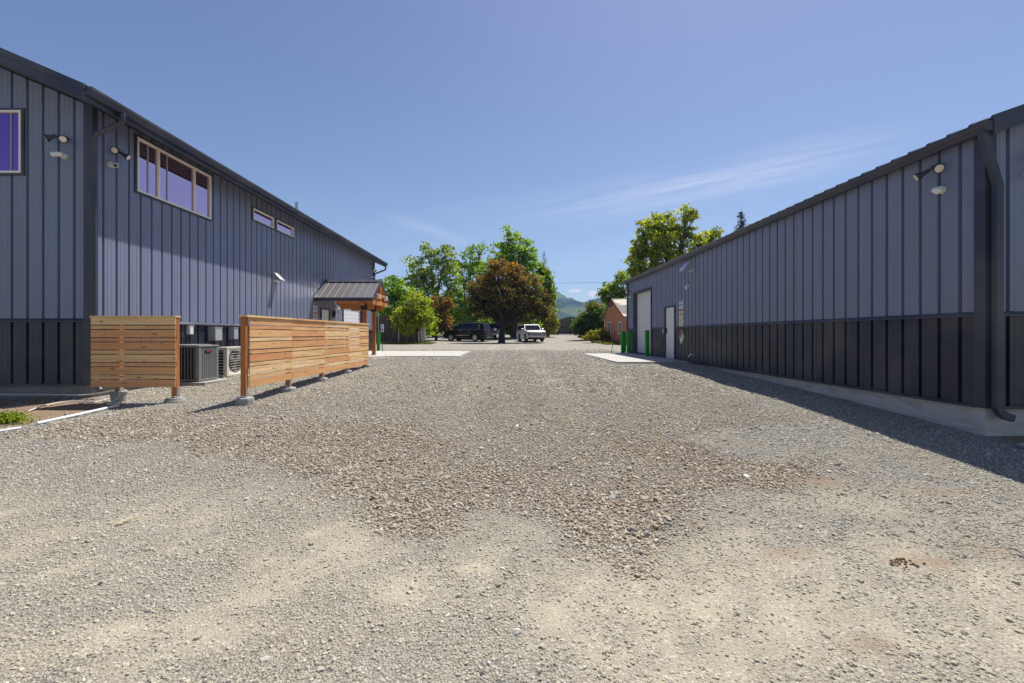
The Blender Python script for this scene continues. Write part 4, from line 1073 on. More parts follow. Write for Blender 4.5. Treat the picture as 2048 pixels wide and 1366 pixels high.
# white pipe, cords and rock
def gp(px, py, dz=0):
    x, y = G(px, py); return (x, y, gz(x, y) + float(micro(x, y)) + dz)
m = MB(); a, b = gp(74, 853, .03), gp(236, 813, .03); a2 = gp(160, 833, .03)
m.tube([a, a2, b], .024, 10); o = m.build('white_pipe', M['pvc'], smooth=True); tag(o, 'long white plastic pipe lying on the dirt by the corner', 'pipe', 'white pipes on the dirt')
m = MB(); m.tube([gp(-20, 871, .02), gp(42, 861, .02)], .022, 10); o = m.build('white_pipe', M['pvc'], smooth=True); tag(o, 'short stub of white plastic pipe half buried near the weeds', 'pipe', 'white pipes on the dirt')
def rope(pts, r, name, label):
    P = [Vector(p) for p in pts]; out = []
    for i in range(len(P) - 1):
        p0 = P[max(i - 1, 0)]; p1 = P[i]; p2 = P[i + 1]; p3 = P[min(i + 2, len(P) - 1)]
        for q in range(8):
            t = q / 8
            out.append(.5 * ((2 * p1) + (-p0 + p2) * t + (2 * p0 - 5 * p1 + 4 * p2 - p3) * t * t + (-p0 + 3 * p1 - 3 * p2 + p3) * t ** 3))
    out.append(P[-1]); m = MB(); m.tube(out, r, 6); o = m.build(name, M['cord'], smooth=True); return tag(o, label, 'cord', 'pale cords on the dirt')
rope([(-12, 8.6, .40), (-9.9, 8.5, .36), (-8.7, 8.45, .36), (-8.0, 8.42, .36), (-7.4, 8.36, .44), (-7.1, 8.3, .47)], .011, 'cord', 'pale cord stretched along the foot of the gable wall')
rope([gp(55, 824, .02), gp(85, 816, .04), gp(118, 808, .03), gp(150, 805, .03), gp(185, 806, .02), gp(215, 800, .03)], .010, 'cord', 'pale cord curving across the shaded dirt')
rope([(-7.12, 8.2, .47), (-7.05, 8.1, .48), (-7.0, 8.05, .40), (-7.03, 7.95, .30), (-7.1, 7.92, .27), (-7.05, 7.86, .27), (-6.95, 7.9, .27), (-7.0, 7.98, .27)], .009, 'cord', 'white cord looped over the bucket shaped footing')
m = MB(); x, y = 6.42, 5.45
m.lathe([(-.02, .05), (.0, .11), (.03, .12), (.055, .08), (.065, .03)], (x, y, gz(x, y)), (.05, .1, 1), 12); o = m.build('rock', M['stone'], smooth=True); tag(o, 'pale flat rock lying at the foot of the downspout', 'rock')
# clods and sticks in the yard
def clump(px, py, n, spread, r, name, label, mt, cat):
    m = MB(); x0, y0 = G(px, py)
    for _ in range(n):
        x = x0 + random.gauss(0, spread); y = y0 + random.gauss(0, spread * .6); q = r * random.uniform(.5, 1.2)
        m.lathe([(-q * .5, q * .4), (-q * .1, q), (q * .4, q * .8), (q * .7, q * .25)], (x, y, gz(x, y) + float(micro(x, y)) + q * .35), (random.uniform(-.5, .5), random.uniform(-.5, .5), 1), 6)
    o = m.build(name, mt); return tag(o, label, cat)
clump(1803, 1124, 26, .05, .012, 'dirt_clod', 'crumbled dark brown clod on the grey gravel', plain('clod', (.13, .075, .04), .95, var=.3, sc=40), 'clod')
m = MB(); a = Vector(gp(236, 1050, .025)); b = Vector(gp(273, 1036, .03))
for k in range(5): m.tube([a + Vector((random.uniform(-.05, .05), random.uniform(-.03, .03), 0)), b + Vector((random.uniform(-.05, .05), random.uniform(-.03, .03), 0))], .0035, 5)
o = m.build('straw', plain('straw', (.50, .44, .30), .8)); tag(o, 'few pale straws lying on the grey gravel', 'straw')

# ------------------------------------------------------------------ vegetation
def leaf_object(name, C, size, tone, mat, parent, seed, up=.5, asp=.62):
    r = np.random.default_rng(seed); n = len(C)
    nrm = r.normal(size=(n, 3)); nrm[:, 2] += up; nrm /= np.linalg.norm(nrm, axis=1, keepdims=True)
    t = np.cross(nrm, r.normal(size=(n, 3))); t /= np.linalg.norm(t, axis=1, keepdims=True); b = np.cross(nrm, t)
    s = (size * (.7 + .6 * r.random(n)))[:, None]
    V = np.stack([C - t * s * .5, C + b * s * .5 * asp - nrm * s * .06, C + t * s * .5, C - b * s * .5 * asp - nrm * s * .06], 1).reshape(-1, 3)
    off = np.array(root_loc(parent)) if parent is not None else np.zeros(3)
    V = V - off
    me = bpy.data.meshes.new(name); me.vertices.add(4 * n); me.vertices.foreach_set('co', V.astype(np.float32).ravel())
    q = np.arange(4 * n, dtype=np.int32)
    me.loops.add(4 * n); me.loops.foreach_set('vertex_index', q)
    me.polygons.add(n); me.polygons.foreach_set('loop_start', q[::4].copy())
    me.update(calc_edges=True)
    me.attributes.new('tone', 'FLOAT', 'FACE').data.foreach_set('value', np.clip(tone, 0, 1).astype(np.float32))
    me.materials.append(mat)
    o = bpy.data.objects.new(name, me); COL.objects.link(o)
    if parent is not None: o.parent = parent
    return o
LF = {
 'green': leaf_mat('green_leaves', [(0, (.04, .09, .008)), (.5, (.19, .275, .016)), (1, (.42, .47, .035))], .42),
 'bright': leaf_mat('bright_leaves', [(0, (.055, .125, .006)), (.5, (.19, .32, .012)), (1, (.38, .50, .03))], .42),
 'yellowgreen': leaf_mat('yellow_green_leaves', [(0, (.09, .125, .008)), (.5, (.28, .33, .018)), (1, (.52, .53, .06))], .42),
 'plum': leaf_mat('plum_leaves', [(0, (.05, .042, .012)), (.35, (.145, .115, .026)), (.6, (.25, .17, .036)), (.82, (.44, .18, .036)), (1, (.68, .23, .035))], .36),
 'darkred': leaf_mat('dark_red_leaves', [(0, (.03, .016, .015)), (.6, (.085, .045, .032)), (1, (.24, .11, .06))], .25),
 'photinia': leaf_mat('shrub_leaves', [(0, (.02, .04, .010)), (.45, (.11, .19, .02)), (.72, (.22, .29, .04)), (.84, (.36, .17, .05)), (1, (.5, .13, .04))], .25),
 'conifer': leaf_mat('conifer_needles', [(0, (.012, .03, .014)), (1, (.04, .07, .03))], .1),
 'dry': leaf_mat('dry_twigs', [(0, (.06, .05, .045)), (1, (.15, .13, .12))], .1),
 'bamboo': leaf_mat('bamboo_leaves', [(0, (.13, .14, .015)), (.5, (.28, .28, .03)), (1, (.42, .38, .06))]),
 'grass': leaf_mat('grass_blades', [(0, (.07, .10, .012)), (.6, (.17, .20, .03)), (1, (.33, .30, .09))]),
}
def tree(name, label, Y, base_px, blobs, leaf, n_clump=42, per=46, lsize=.24, trunk_r=.25, seed=1, bark='bark', crad=.5, topred=0, group=None, cat='tree', fork=.35, shell=.45, spread=.85, trunk=True):
    """blobs: (px, py, rx_px, ry_px) at depth Y, depth radius = mean"""
    rr = np.random.default_rng(seed)
    bx = X_(base_px, Y); by = Y; bz = gz(bx, by)
    th = thing(name, label, cat, (bx, by, bz), group)
    k = Y / F
    B = []
    for i, (px, py, rx, ry) in enumerate(blobs):
        dy = (rr.random() - .5) * spread * (rx * k) if len(blobs) > 1 else 0
        c = np.array([X_(px, Y), Y + dy, Z_(py, Y)]); B.append((c, np.array([rx * k, (rx + ry) * .5 * k * .9, ry * k])))
    area = np.array([(b[1][0] * b[1][2] + b[1][0] * b[1][1]) for b in B]); area = area / area.sum()
    Cs = []; clumps = []
    zmin = min(b[0][2] - b[1][2] for b in B); zmax = max(b[0][2] + b[1][2] for b in B)
    tot = int(n_clump * 1.5 * len(B)); per = int(per * .62); crad *= .74; lsize *= 1.22
    for j in range(tot):
        bi = rr.choice(len(B), p=area); c, r = B[bi]
        u = rr.normal(size=3); u /= np.linalg.norm(u)
        rad = shell + (1 - shell) * rr.random() ** .7
        p = c + r * u * rad * (.90 + .22 * rr.random())
        if p[2] < bz + .25: p[2] = bz + .25 + rr.random() * .4
        clumps.append((bi, p))
    pts = []; tn = []
    for bi, p in clumps:
        q = int(per * (.5 + rr.random())); cr = crad * (.6 + .8 * rr.random())
        d = rr.normal(size=(q, 3)) * np.array([cr, cr, cr * .6]) * .62
        pts.append(p + d)
        base_t = .15 + .65 * rr.random()
        h = (p[2] - zmin) / (zmax - zmin)
        tt = base_t + rr.normal(size=q) * .2
        if topred: tt = tt * (1 - topred) + topred * np.clip((h - .45) * 1.6 + rr.normal(size=q) * .22 + (d[:, 2] / cr) * .25, 0, 1)
        tn.append(tt)
    P = np.concatenate(pts); T = np.concatenate(tn)
    ok = P[:, 2] > np.asarray(g(P[:, 0], P[:, 1])) + .05
    if trunk:
        m = MB()
        low = min(b[0][2] - b[1][2] * .5 for b in B); fz = max(bz + .6, bz + (np.mean([b[0][2] for b in B]) - bz) * fork)
        cx = float(np.average([b[0][0] for b in B], weights=area))
        top = Vector((bx + (cx - bx) * .35, by, fz))
        m.tube([(bx, by, bz - .1), (bx + .02, by, bz + .15), (bx * .8 + top.x * .2, by, bz + (fz - bz) * .45), top], [trunk_r * 1.5, trunk_r * 1.1, trunk_r * .92, trunk_r * .8], 10)
        m.build('trunk', M[bark], th, smooth=True)
        m = MB()
        for i, (c, r) in enumerate(B):
            C = Vector(c); mid = top.lerp(C, .5) + Vector((rr.normal() * .25, rr.normal() * .25, -.12 * (C - top).length * .5))
            st = Vector((bx * .5 + top.x * .5, by, bz + (fz - bz) * (.7 + .3 * rr.random()))) if i else top
            m.tube([st, mid, C], [trunk_r * .55, trunk_r * .38, trunk_r * .16], 7)
            cl = [p for bi, p in clumps if bi == i][:16]
            for p in cl:
                p = Vector(p); s_ = mid.lerp(C, rr.random()); md = s_.lerp(p, .5) + Vector((0, 0, -.1))
                m.tube([s_, md, p], [trunk_r * .15, trunk_r * .09, .012], 5)
        m.build('branches', M[bark], th, smooth=True)
    leaf_object('crown', P[ok], np.full(ok.sum(), lsize), T[ok], LF[leaf], th, seed + 5)
    return th
# behind the board fence
tree('tree', 'low bright green tree filling the space behind the board fence', 46, 790, [(775, 640, 30, 50), (812, 612, 38, 42), (845, 640, 26, 44), (790, 580, 22, 24), (762, 590, 14, 26), (825, 655, 30, 34)], 'bright', 40, 50, .24, .2, 21)
tree('small_tree', 'small pale green tree leaning out in front of the board fence', 40.6, 835, [(806, 634, 20, 20), (838, 622, 20, 26), (820, 650, 26, 18), (848, 640, 18, 20), (833, 600, 14, 18)], 'yellowgreen', 30, 46, .2, .09, 22, fork=.45)
tree('tall_tree', 'tall loose tree with sky gaps behind the small pale tree', 60, 868, [(890, 510, 26, 28), (868, 545, 30, 34), (838, 540, 26, 30), (905, 560, 22, 34), (850, 590, 34, 36), (888, 612, 26, 34), (822, 560, 16, 22), (858, 500, 14, 18)], 'green', 21, 40, .30, .28, 23, crad=.7, bark='darkbark')
tree('tall_tree', 'lighter green tree rising between the loose tree and the tallest crown', 64, 935, [(945, 520, 20, 28), (925, 545, 22, 34), (958, 560, 26, 40), (930, 600, 30, 40), (960, 500, 10, 14), (945, 640, 28, 30)], 'bright', 22, 40, .30, .26, 24, crad=.7)
tree('tall_tree', 'tallest green tree with a pointed top behind the plum tree', 56, 1029, [(1020, 480, 20, 26), (1038, 505, 32, 28), (1002, 515, 28, 30), (1020, 555, 44, 40), (1058, 530, 18, 24), (978, 545, 22, 32), (1062, 575, 24, 30), (985, 600, 28, 34), (1045, 615, 40, 30)], 'bright', 27, 42, .30, .5, 25, crad=.65)
tree('dark_shrub_tree', 'dark reddish tree between the board fence and the black car', 50, 872, [(874, 610, 18, 18), (884, 645, 20, 24), (862, 652, 16, 20), (892, 606, 12, 14)], 'plum', 30, 40, .22, .14, 26, bark='darkbark', topred=.0)
tree('tree', 'green tree standing low behind the black car and the trailer', 66, 915, [(905, 640, 30, 30), (935, 650, 30, 26), (965, 640, 28, 30), (920, 610, 26, 28)], 'green', 34, 42, .28, .2, 27)
tree('plum_tree', 'big broad plum tree with reddish brown leaves above the parked cars', 43.2, 1003, [(1012, 552, 44, 26), (966, 578, 30, 30), (1056, 572, 34, 26), (1000, 598, 52, 28), (1078, 606, 24, 28), (949, 606, 14, 26), (1036, 626, 46, 22), (964, 618, 28, 20), (1088, 626, 14, 22), (1002, 530, 24, 12), (944, 580, 8, 8), (1092, 596, 8, 10), (1034, 534, 16, 10)], 'plum', 27, 40, .21, .32, 28, bark='darkbark', crad=.46, topred=.5, fork=.42, shell=.35, spread=.4)
tree('column_tree', 'narrow bright green tree at the edge of the open sky', 62, 1092, [(1090, 560, 14, 24), (1098, 590, 13, 26), (1085, 610, 18, 30), (1096, 625, 12, 22), (1082, 540, 8, 16)], 'green', 34, 40, .28, .18, 29, crad=.55)
tree('bamboo', 'yellow green bamboo clump beside the arched gate', 58, 1098, [(1092, 650, 16, 22), (1104, 648, 9, 24), (1078, 655, 14, 20), (1100, 630, 7, 14)], 'bamboo', 34, 40, .22, .06, 30, crad=.4, cat='bamboo')
tree('shrub', 'leafy green shrub behind the white car', 57, 1052, [(1040, 640, 22, 24), (1062, 655, 22, 18), (1025, 655, 14, 18), (1010, 640, 20, 20)], 'green', 34, 42, .22, .1, 31, cat='shrub')
tree('hedge_tree', 'green tree low between the plum trunk and the black car', 60, 985, [(985, 648, 22, 22), (968, 655, 14, 18), (1000, 635, 18, 18)], 'bright', 34, 42, .24, .12, 32)
# on the other side
tree('big_tree', 'big yellow green tree towering behind the low metal building', 44, 1335, [(1300, 500, 34, 36), (1340, 480, 40, 34), (1330, 445, 40, 24), (1375, 430, 20, 16), (1372, 460, 18, 22), (1285, 460, 18, 28), (1352, 530, 44, 36), (1296, 540, 32, 36), (1400, 500, 26, 30), (1275, 495, 14, 22), (1424, 474, 18, 18), (1402, 478, 14, 16), (1268, 522, 15, 24), (1272, 552, 18, 18)], 'yellowgreen', 26, 42, .24, .4, 33, crad=.48, shell=.3)
tree('tree', 'loose green tree beyond the shed roof', 56, 1242, [(1240, 570, 22, 26), (1222, 590, 20, 24), (1250, 600, 22, 34), (1216, 615, 14, 24), (1230, 640, 22, 30), (1210, 588, 12, 14)], 'green', 34, 42, .24, .22, 34, bark='darkbark')
tree('shrub', 'large green shrub with red tips beside the pink shed', 47, 1188, [(1190, 632, 22, 20), (1172, 648, 20, 20), (1200, 655, 18, 24), (1160, 655, 13, 13), (1178, 666, 22, 12), (1186, 615, 12, 10)], 'photinia', 44, 50, .2, .12, 35, cat='shrub', topred=.6, bark='darkbark')
tree('flowering_bush', 'small yellow green bush with pale flowers at the shed corner', 39.5, 1193, [(1188, 672, 16, 11), (1203, 670, 13, 13), (1177, 677, 10, 7), (1212, 678, 10, 6)], 'bamboo', 30, 40, .12, .03, 36, cat='bush', crad=.22)
# conifers
def conifer(label, px, Y, top_py, hw_px, leaf, dens, seed, droop=.25, lsize=.3, gap=.0):
    rr = np.random.default_rng(seed); x = X_(px, Y); z0 = gz(x, Y); z1 = Z_(top_py, Y); H = z1 - z0
    th = thing('conifer', label, 'conifer', (x, Y, z0))
    m = MB(); m.tube([(x, Y, z0 - .1), (x, Y, z0 + H * .5), (x, Y, z1)], [H * .018, H * .011, .02], 8); m.build('trunk', M['darkbark'], th, smooth=True)
    P = []; m = MB(); nl = int(H * 2.2)
    for i in range(nl):
        f = .08 + .91 * i / nl; R_ = hw_px * Y / F * (1 - f) ** .85 / (1 - .75) ** .85 * .42 + .12
        for a in rr.random(int(5 + 3 * rr.random())) * 6.283:
            if rr.random() < gap: continue
            L = R_ * (.65 + .5 * rr.random()); e = np.array([x + math.cos(a) * L, Y + math.sin(a) * L, z0 + f * H - droop * L])
            m.tube([(x, Y, z0 + f * H), tuple(e)], [.03, .008], 4)
            q = max(3, int(dens * L * 9)); s = rr.random(q) ** .7
            P.append(np.array([x, Y, z0 + f * H]) * (1 - s[:, None]) + e * s[:, None] + rr.normal(size=(q, 3)) * np.array([.14, .14, .09]) * (1 + L * .2))
    m.build('branches', M['darkbark'], th)
    P = np.concatenate(P); leaf_object('crown', P, np.full(len(P), lsize), rr.random(len(P)), LF[leaf], th, seed, .2, .5)
conifer('dark green conifer tip showing over the low roof', 1482, 70, 418, 40, 'conifer', 2.2, 41)
conifer('thin bare conifer standing against the sky beside the tall trees', 1088, 78, 500, 26, 'dry', .30, 42, .1, .22, .35)
# far row of trees closing the gaps under the crowns
rr = np.random.default_rng(77); PT = []; TT = []
for k in range(260):
    px = rr.uniform(730, 1108); Y = rr.uniform(84, 96); py = 668 - rr.random() ** 1.3 * 70 * (1 if px < 1080 else .45)
    c = np.array([X_(px, Y), Y, Z_(py, Y)]); q = 40
    PT.append(c + rr.normal(size=(q, 3)) * np.array([1.1, .9, .8])); TT.append(.3 + .3 * rr.random() + rr.normal(size=q) * .15)
for k in range(110):
    px = rr.uniform(1195, 1330); Y = rr.uniform(84, 96); py = 668 - rr.random() * 34
    c = np.array([X_(px, Y), Y, Z_(py, Y)]); PT.append(c + rr.normal(size=(40, 3)) * np.array([1.1, .9, .8])); TT.append(.3 + .3 * rr.random() + rr.normal(size=40) * .15)
PT = np.concatenate(PT); TT = np.concatenate(TT); o = leaf_object('woodland', PT, np.full(len(PT), .5), TT, LF['green'], None, 78)
tag(o, 'far green woodland seen under the tree crowns', 'woodland', kind='stuff')
# weeds by the gable wall, lawn strip by the fence
th = thing('weed_patch', 'bright green weeds sprouting in the brown dirt by the gable wall', 'weeds', (*G(14, 842), gz(*G(14, 842))))
rr = np.random.default_rng(5); P = []
for k in range(34):
    px = rr.normal(8, 16); py = 848 - abs(rr.normal(0, 4)) ; x, y = G(px, py)
    P.append(np.array([x, y, gz(x, y) + .03]) + rr.normal(size=(40, 3)) * np.array([.06, .06, .035]) + np.array([0, 0, .03]))
P = np.concatenate(P); leaf_object('leaves', P, np.full(len(P), .036), rr.random(len(P)), LF['green'], th, 6, .8)
m = MB()
for k in range(0, len(P), 9): m.tube([(P[k][0], P[k][1], gz(P[k][0], P[k][1])), tuple(P[k])], .003, 4)
m.build('stems', plain('weed_stem', (.10, .16, .03), .7), th)
def grass(name, label, xa, xb, ya, yb, n, hgt, seed, wv=.5):
    r = np.random.default_rng(seed); x = r.uniform(xa, xb, n); y = r.uniform(ya, yb, n)
    k = (vnoise(x, y, 1.0, seed) > .32); x, y = x[k], y[k]; n = len(x); z = np.asarray(g(x, y)); a = r.random(n) * 6.28; h_ = hgt * (.5 + r.random(n)); wd = .012 + .012 * r.random(n)
    dx, dy = np.cos(a) * wd, np.sin(a) * wd; lx, ly = r.normal(size=n) * h_ * .4, r.normal(size=n) * h_ * .4
    V = np.stack([np.stack([x - dx, y - dy, z], -1), np.stack([x + dx, y + dy, z], -1), np.stack([x + lx, y + ly, z + h_], -1)], 1).reshape(-1, 3)
    me = bpy.data.meshes.new(name); me.vertices.add(3 * n); me.vertices.foreach_set('co', V.astype(np.float32).ravel()); q = np.arange(3 * n, dtype=np.int32)
    me.loops.add(3 * n); me.loops.foreach_set('vertex_index', q); me.polygons.add(n); me.polygons.foreach_set('loop_start', q[::3].copy()); me.update(calc_edges=True)
    me.attributes.new('tone', 'FLOAT', 'FACE').data.foreach_set('value', r.random(n).astype(np.float32)); me.materials.append(LF['grass'])
    o = bpy.data.objects.new(name, me); COL.objects.link(o); return tag(o, label, 'grass', kind='stuff')
grass('grass', 'thin strip of lawn at the foot of the board fence', -13.5, -6.6, 38.6, 41.6, 30000, .10, 51)
grass('grass', 'rough grass around the plum tree and the shed corner', 7.6, 9.2, 33.5, 40, 9000, .14, 52)

# ------------------------------------------------------------------ board fence, gate, shed
YF = 42.0
fe = thing('board_fence', 'tall weathered board fence with grey metal posts beyond the slab', 'fence', (X_(790, YF), YF, gz(-10, YF)))
zt_ = Z_(631, YF); xf0, xf1 = X_(700, YF), X_(839, YF); m = MB(); x = xf0
while x < xf1:
    w_ = .14; zb_ = gz(x, YF) + .05
    m.box(x, x + w_ - .006, YF - .01 + random.uniform(-.005, .005), YF + .012, zb_ + random.uniform(0, .03), zt_ + random.uniform(-.025, .02), tone=random.random(), grain='z'); x += w_
m.build('boards', M['oldwood'], fe)
m = MB()
for z in (gz(-10, YF) + .4, gz(-10, YF) + 1.35, gz(-10, YF) + 2.1): m.box(xf0, xf1, YF - .06, YF - .015, z - .045, z + .045, tone=.3, grain='x')
m.build('rail', M['oldwood'], fe)
for px, tp in ((718, 630), (758, 628), (798, 630), (838, 620)):
    x = X_(px, YF); m = MB(); m.tube([(x, YF - .1, gz(x, YF) - .1), (x, YF - .1, Z_(tp, YF))], .045, 10); m.lathe([(0, .05), (.03, .04), (.05, .01)], (x, YF - .1, Z_(tp, YF)), (0, 0, 1), 10); m.build('post', M['galv'], fe, smooth=True)
ub = thing('utility_cabinet', 'grey utility cabinet at the end of the board fence', 'cabinet', (X_(846, 44), 44, gz(X_(846, 44), 44)))
x = X_(846, 44); z = gz(x, 44); m = MB(); m.box(x - .22, x + .22, 43.8, 44.2, z + .25, z + 1.75); m.build('case', M['greybox'], ub, bevel=.02)
m = MB(); m.box(x - .18, x + .18, 43.78, 43.8, z + .35, z + 1.65); m.build('door', M['greybox'], ub); m = MB(); m.box(x - .07, x + .07, 43.93, 44.07, z - .1, z + .25); m.build('leg', M['galv'], ub)

YG = 70.0
ga = thing('wooden_gate', 'dark wooden double gate with an arched top at the end of the lane', 'gate', (X_(1140, YG), YG, gz(9.5, YG)))
xa, xc, xb = X_(1117, YG), X_(1141, YG), X_(1166, YG); zb_ = gz(9.5, YG)
def archz(x): u = (x - xc) / (xb - xc); return Z_(634.5, YG) - .62 * u * u
for (a, b) in ((xa + .05, xc - .06), (xc + .06, xb - .05)):
    m = MB(); x = a; nb = 11; w_ = (b - a) / nb
    for k in range(nb):
        x = a + k * w_; m.prism([(x, zb_ + .08), (x + w_ - .012, zb_ + .08), (x + w_ - .012, archz(x + w_) - .1), (x, archz(x) - .1)], 'y', YG, YG + .03, tone=random.random())
    lf = m.build('gate_leaf', M['gatewood'], ga)
    m = MB()
    for z in (zb_ + .35, zb_ + 1.15, zb_ + 2.0): m.box(a, b, YG - .05, YG - .005, z - .07, z + .07, tone=.1, grain='x')
    m.build('rail', M['gatewood'], lf)
m = MB(); N = 16
for k in range(N):
    x0_, x1_ = xa + (xb - xa) * k / N, xa + (xb - xa) * (k + 1) / N; m.bar((x0_, YG - .02, archz(x0_)), (x1_, YG - .02, archz(x1_)), .22, .14)
m.build('arch', M['darkbark'], ga)
for x in (xa - .2, xc, xb + .2):
    m = MB(); m.box(x - (.22 if x != xc else .055), x + (.22 if x != xc else .055), YG - .12, YG + .2, zb_ - .1, archz(x) + (.2 if x != xc else 0) if x == xc else zb_ + 2.35, tone=.1, grain='z'); m.build('post', M['darkbark'], ga)
wl_ = thing('low_fence', 'dark board fence running from the gate behind the bamboo', 'fence', (X_(1090, YG), YG + .3, gz(6, YG)))
m = MB(); x = X_(1040, YG)
while x < xa - .5: m.box(x, x + .15, YG + .3, YG + .33, gz(x, YG), Z_(643, YG) + random.uniform(-.03, .03), tone=random.random() * .5, grain='z'); x += .156
m.build('boards', M['gatewood'], wl_)
for x in (X_(1060, YG), X_(1085, YG), X_(1108, YG)):
    m = MB(); m.box(x - .06, x + .06, YG + .2, YG + .29, gz(x, YG) - .1, Z_(642, YG)); m.build('post', M['darkbark'], wl_)
sl = MB(); sl.box(xa - .5, xb + 1.2, YG - 1.0, YG - .2, zb_ - .3, zb_ + .03); o = sl.build('gate_threshold', M['slab'], bevel=.02); tag(o, 'pale concrete strip on the ground under the arched gate', 'pavement', kind='structure')

# pink shed, its gable end faces the lane
t = NT('salmon_siding'); v = t.coord(); geo_ = t.node('ShaderNodeSeparateXYZ'); t.link(v, geo_.inputs[0])
lap = t.math('FRACT', t.math('MULTIPLY', geo_.outputs[2], 5.0)); nz_ = t.noise(2.2, 5, .65, v)
c = t.mix(nz_, (.46, .18, .095), (.62, .29, .17)); c = t.mix(t.ramp(t.noise(7, 5, .7, v), [(.62, 0), (.72, 1)]), c, (.20, .10, .07))
c = t.mix(t.ramp(lap, [(0, .6), (.1, 0)]), c, (.13, .05, .03)); t.bump(lap, .03, 1)
M['salmon'] = t.set(c, .8, 0, .2)
t = NT('worn_shingles'); v = t.coord(); c = t.mix(t.noise(9, 5, .7, v), (.13, .12, .115), (.24, .23, .22)); c = t.mix(t.ramp(t.noise(.9, 3, .6, v), [(.52, 0), (.56, 1)]), c, (.52, .47, .38)); M['shingle'] = t.set(c, .9, 0, .2)
sh = thing('shed', 'small salmon pink shed with worn grey roof and white windows', 'shed', (11.5, 37.5, .9))
sx, sy0, sy1 = 9.15, 34.0, 41.0; ym = 37.5; ez = CZ + 1.46; az = CZ + 2.92
m = MB(); zg = .4
m.prism([(sy0, zg), (sy1, zg), (sy1, ez), (ym, az - .1), (sy0, ez)], 'x', sx, sx + 7); m.build('wall', M['salmon'], sh)
rf_ = None
m = MB()
for s, ye in ((-1, sy0), (1, sy1)):
    e = ye + s * .4; ze_ = ez - .4 * (az - ez) / 3.5
    m.add([(sx - .3, e, ze_), (sx + 7.3, e, ze_), (sx + 7.3, ym, az), (sx - .3, ym, az), (sx - .3, e, ze_ + .1), (sx + 7.3, e, ze_ + .1), (sx + 7.3, ym, az + .1), (sx - .3, ym, az + .1)], [(0, 3, 2, 1), (4, 5, 6, 7), (0, 1, 5, 4), (3, 0, 4, 7), (1, 2, 6, 5)])
rf_ = m.build('roof', M['shingle'], sh)
m = MB()
for s, ye in ((-1, sy0), (1, sy1)): m.bar((sx - .32, ye + s * .4, ez - .4 * (az - ez) / 3.5 + .03), (sx - .32, ym, az + .03), .03, .16)
m.build('barge_board', plain('red_brown_trim', (.16, .05, .04), .7), rf_)
for (ya, yb, za, zb2) in ((39.0, 39.9, CZ - .05, CZ + 1.15), (35.4, 36.3, CZ + .05, CZ + 1.05)):
    m = MB(); m.box(sx - .05, sx - .002, ya, ya + .09, za, zb2); m.box(sx - .05, sx - .002, yb - .09, yb, za, zb2); m.box(sx - .05, sx - .002, ya + .09, yb - .09, za, za + .09); m.box(sx - .05, sx - .002, ya + .09, yb - .09, zb2 - .09, zb2)
    m.box(sx - .045, sx - .01, (ya + yb) / 2 - .02, (ya + yb) / 2 + .02, za + .09, zb2 - .09); fr = m.build('window', M['white'], sh)
    m = MB(); m.box(sx - .02, sx - .003, ya + .09, yb - .09, za + .09, zb2 - .09); m.build('pane', M['glass_car'], fr)
m = MB(); m.tube([(sx - .08, sy1 + .05, ez), (sx - .08, sy1 + .05, .9)], .05, 8); m.build('downpipe', M['white'], sh)

# ------------------------------------------------------------------ vehicles
def wheel(parent, x, y, side, r=.40, w=.27, rim='chrome', spokes=7):
    """side = +1 faces +y"""
    m = MB(); y0 = y - side * w
    m.lathe([(0, r * .62), (.01, r * .9), (.05, r), (w - .05, r), (w - .01, r * .9), (w, r * .66)], (x, y0, r), (0, side, 0), 28)
    wh = m.build('wheel', M['rubber'], parent, smooth=True)
    m = MB(); m.lathe([(w - .03, r * .65), (w + .004, r * .655), (w + .006, r * .60), (w - .03, r * .56)], (x, y0, r), (0, side, 0), 28)
    for k in range(spokes):
        a = 2 * math.pi * k / spokes; c = Vector((x, y, r))
        m.bar(c + Vector((math.cos(a) * r * .1, 0, math.sin(a) * r * .1)), c + Vector((math.cos(a) * r * .6, -side * .004, math.sin(a) * r * .6)), .02, r * .17, up=(-math.sin(a), 0, math.cos(a)))
    m.lathe([(w - .02, r * .16), (w + .015, r * .13)], (x, y0, r), (0, side, 0), 14)
    m.build('rim', M[rim], wh, smooth=True)
    m = MB(); m.lathe([(w - .06, r * .58), (w - .05, r * .57)], (x, y0, r), (0, side, 0), 20); m.build('brake', M['black'], wh)
    return wh
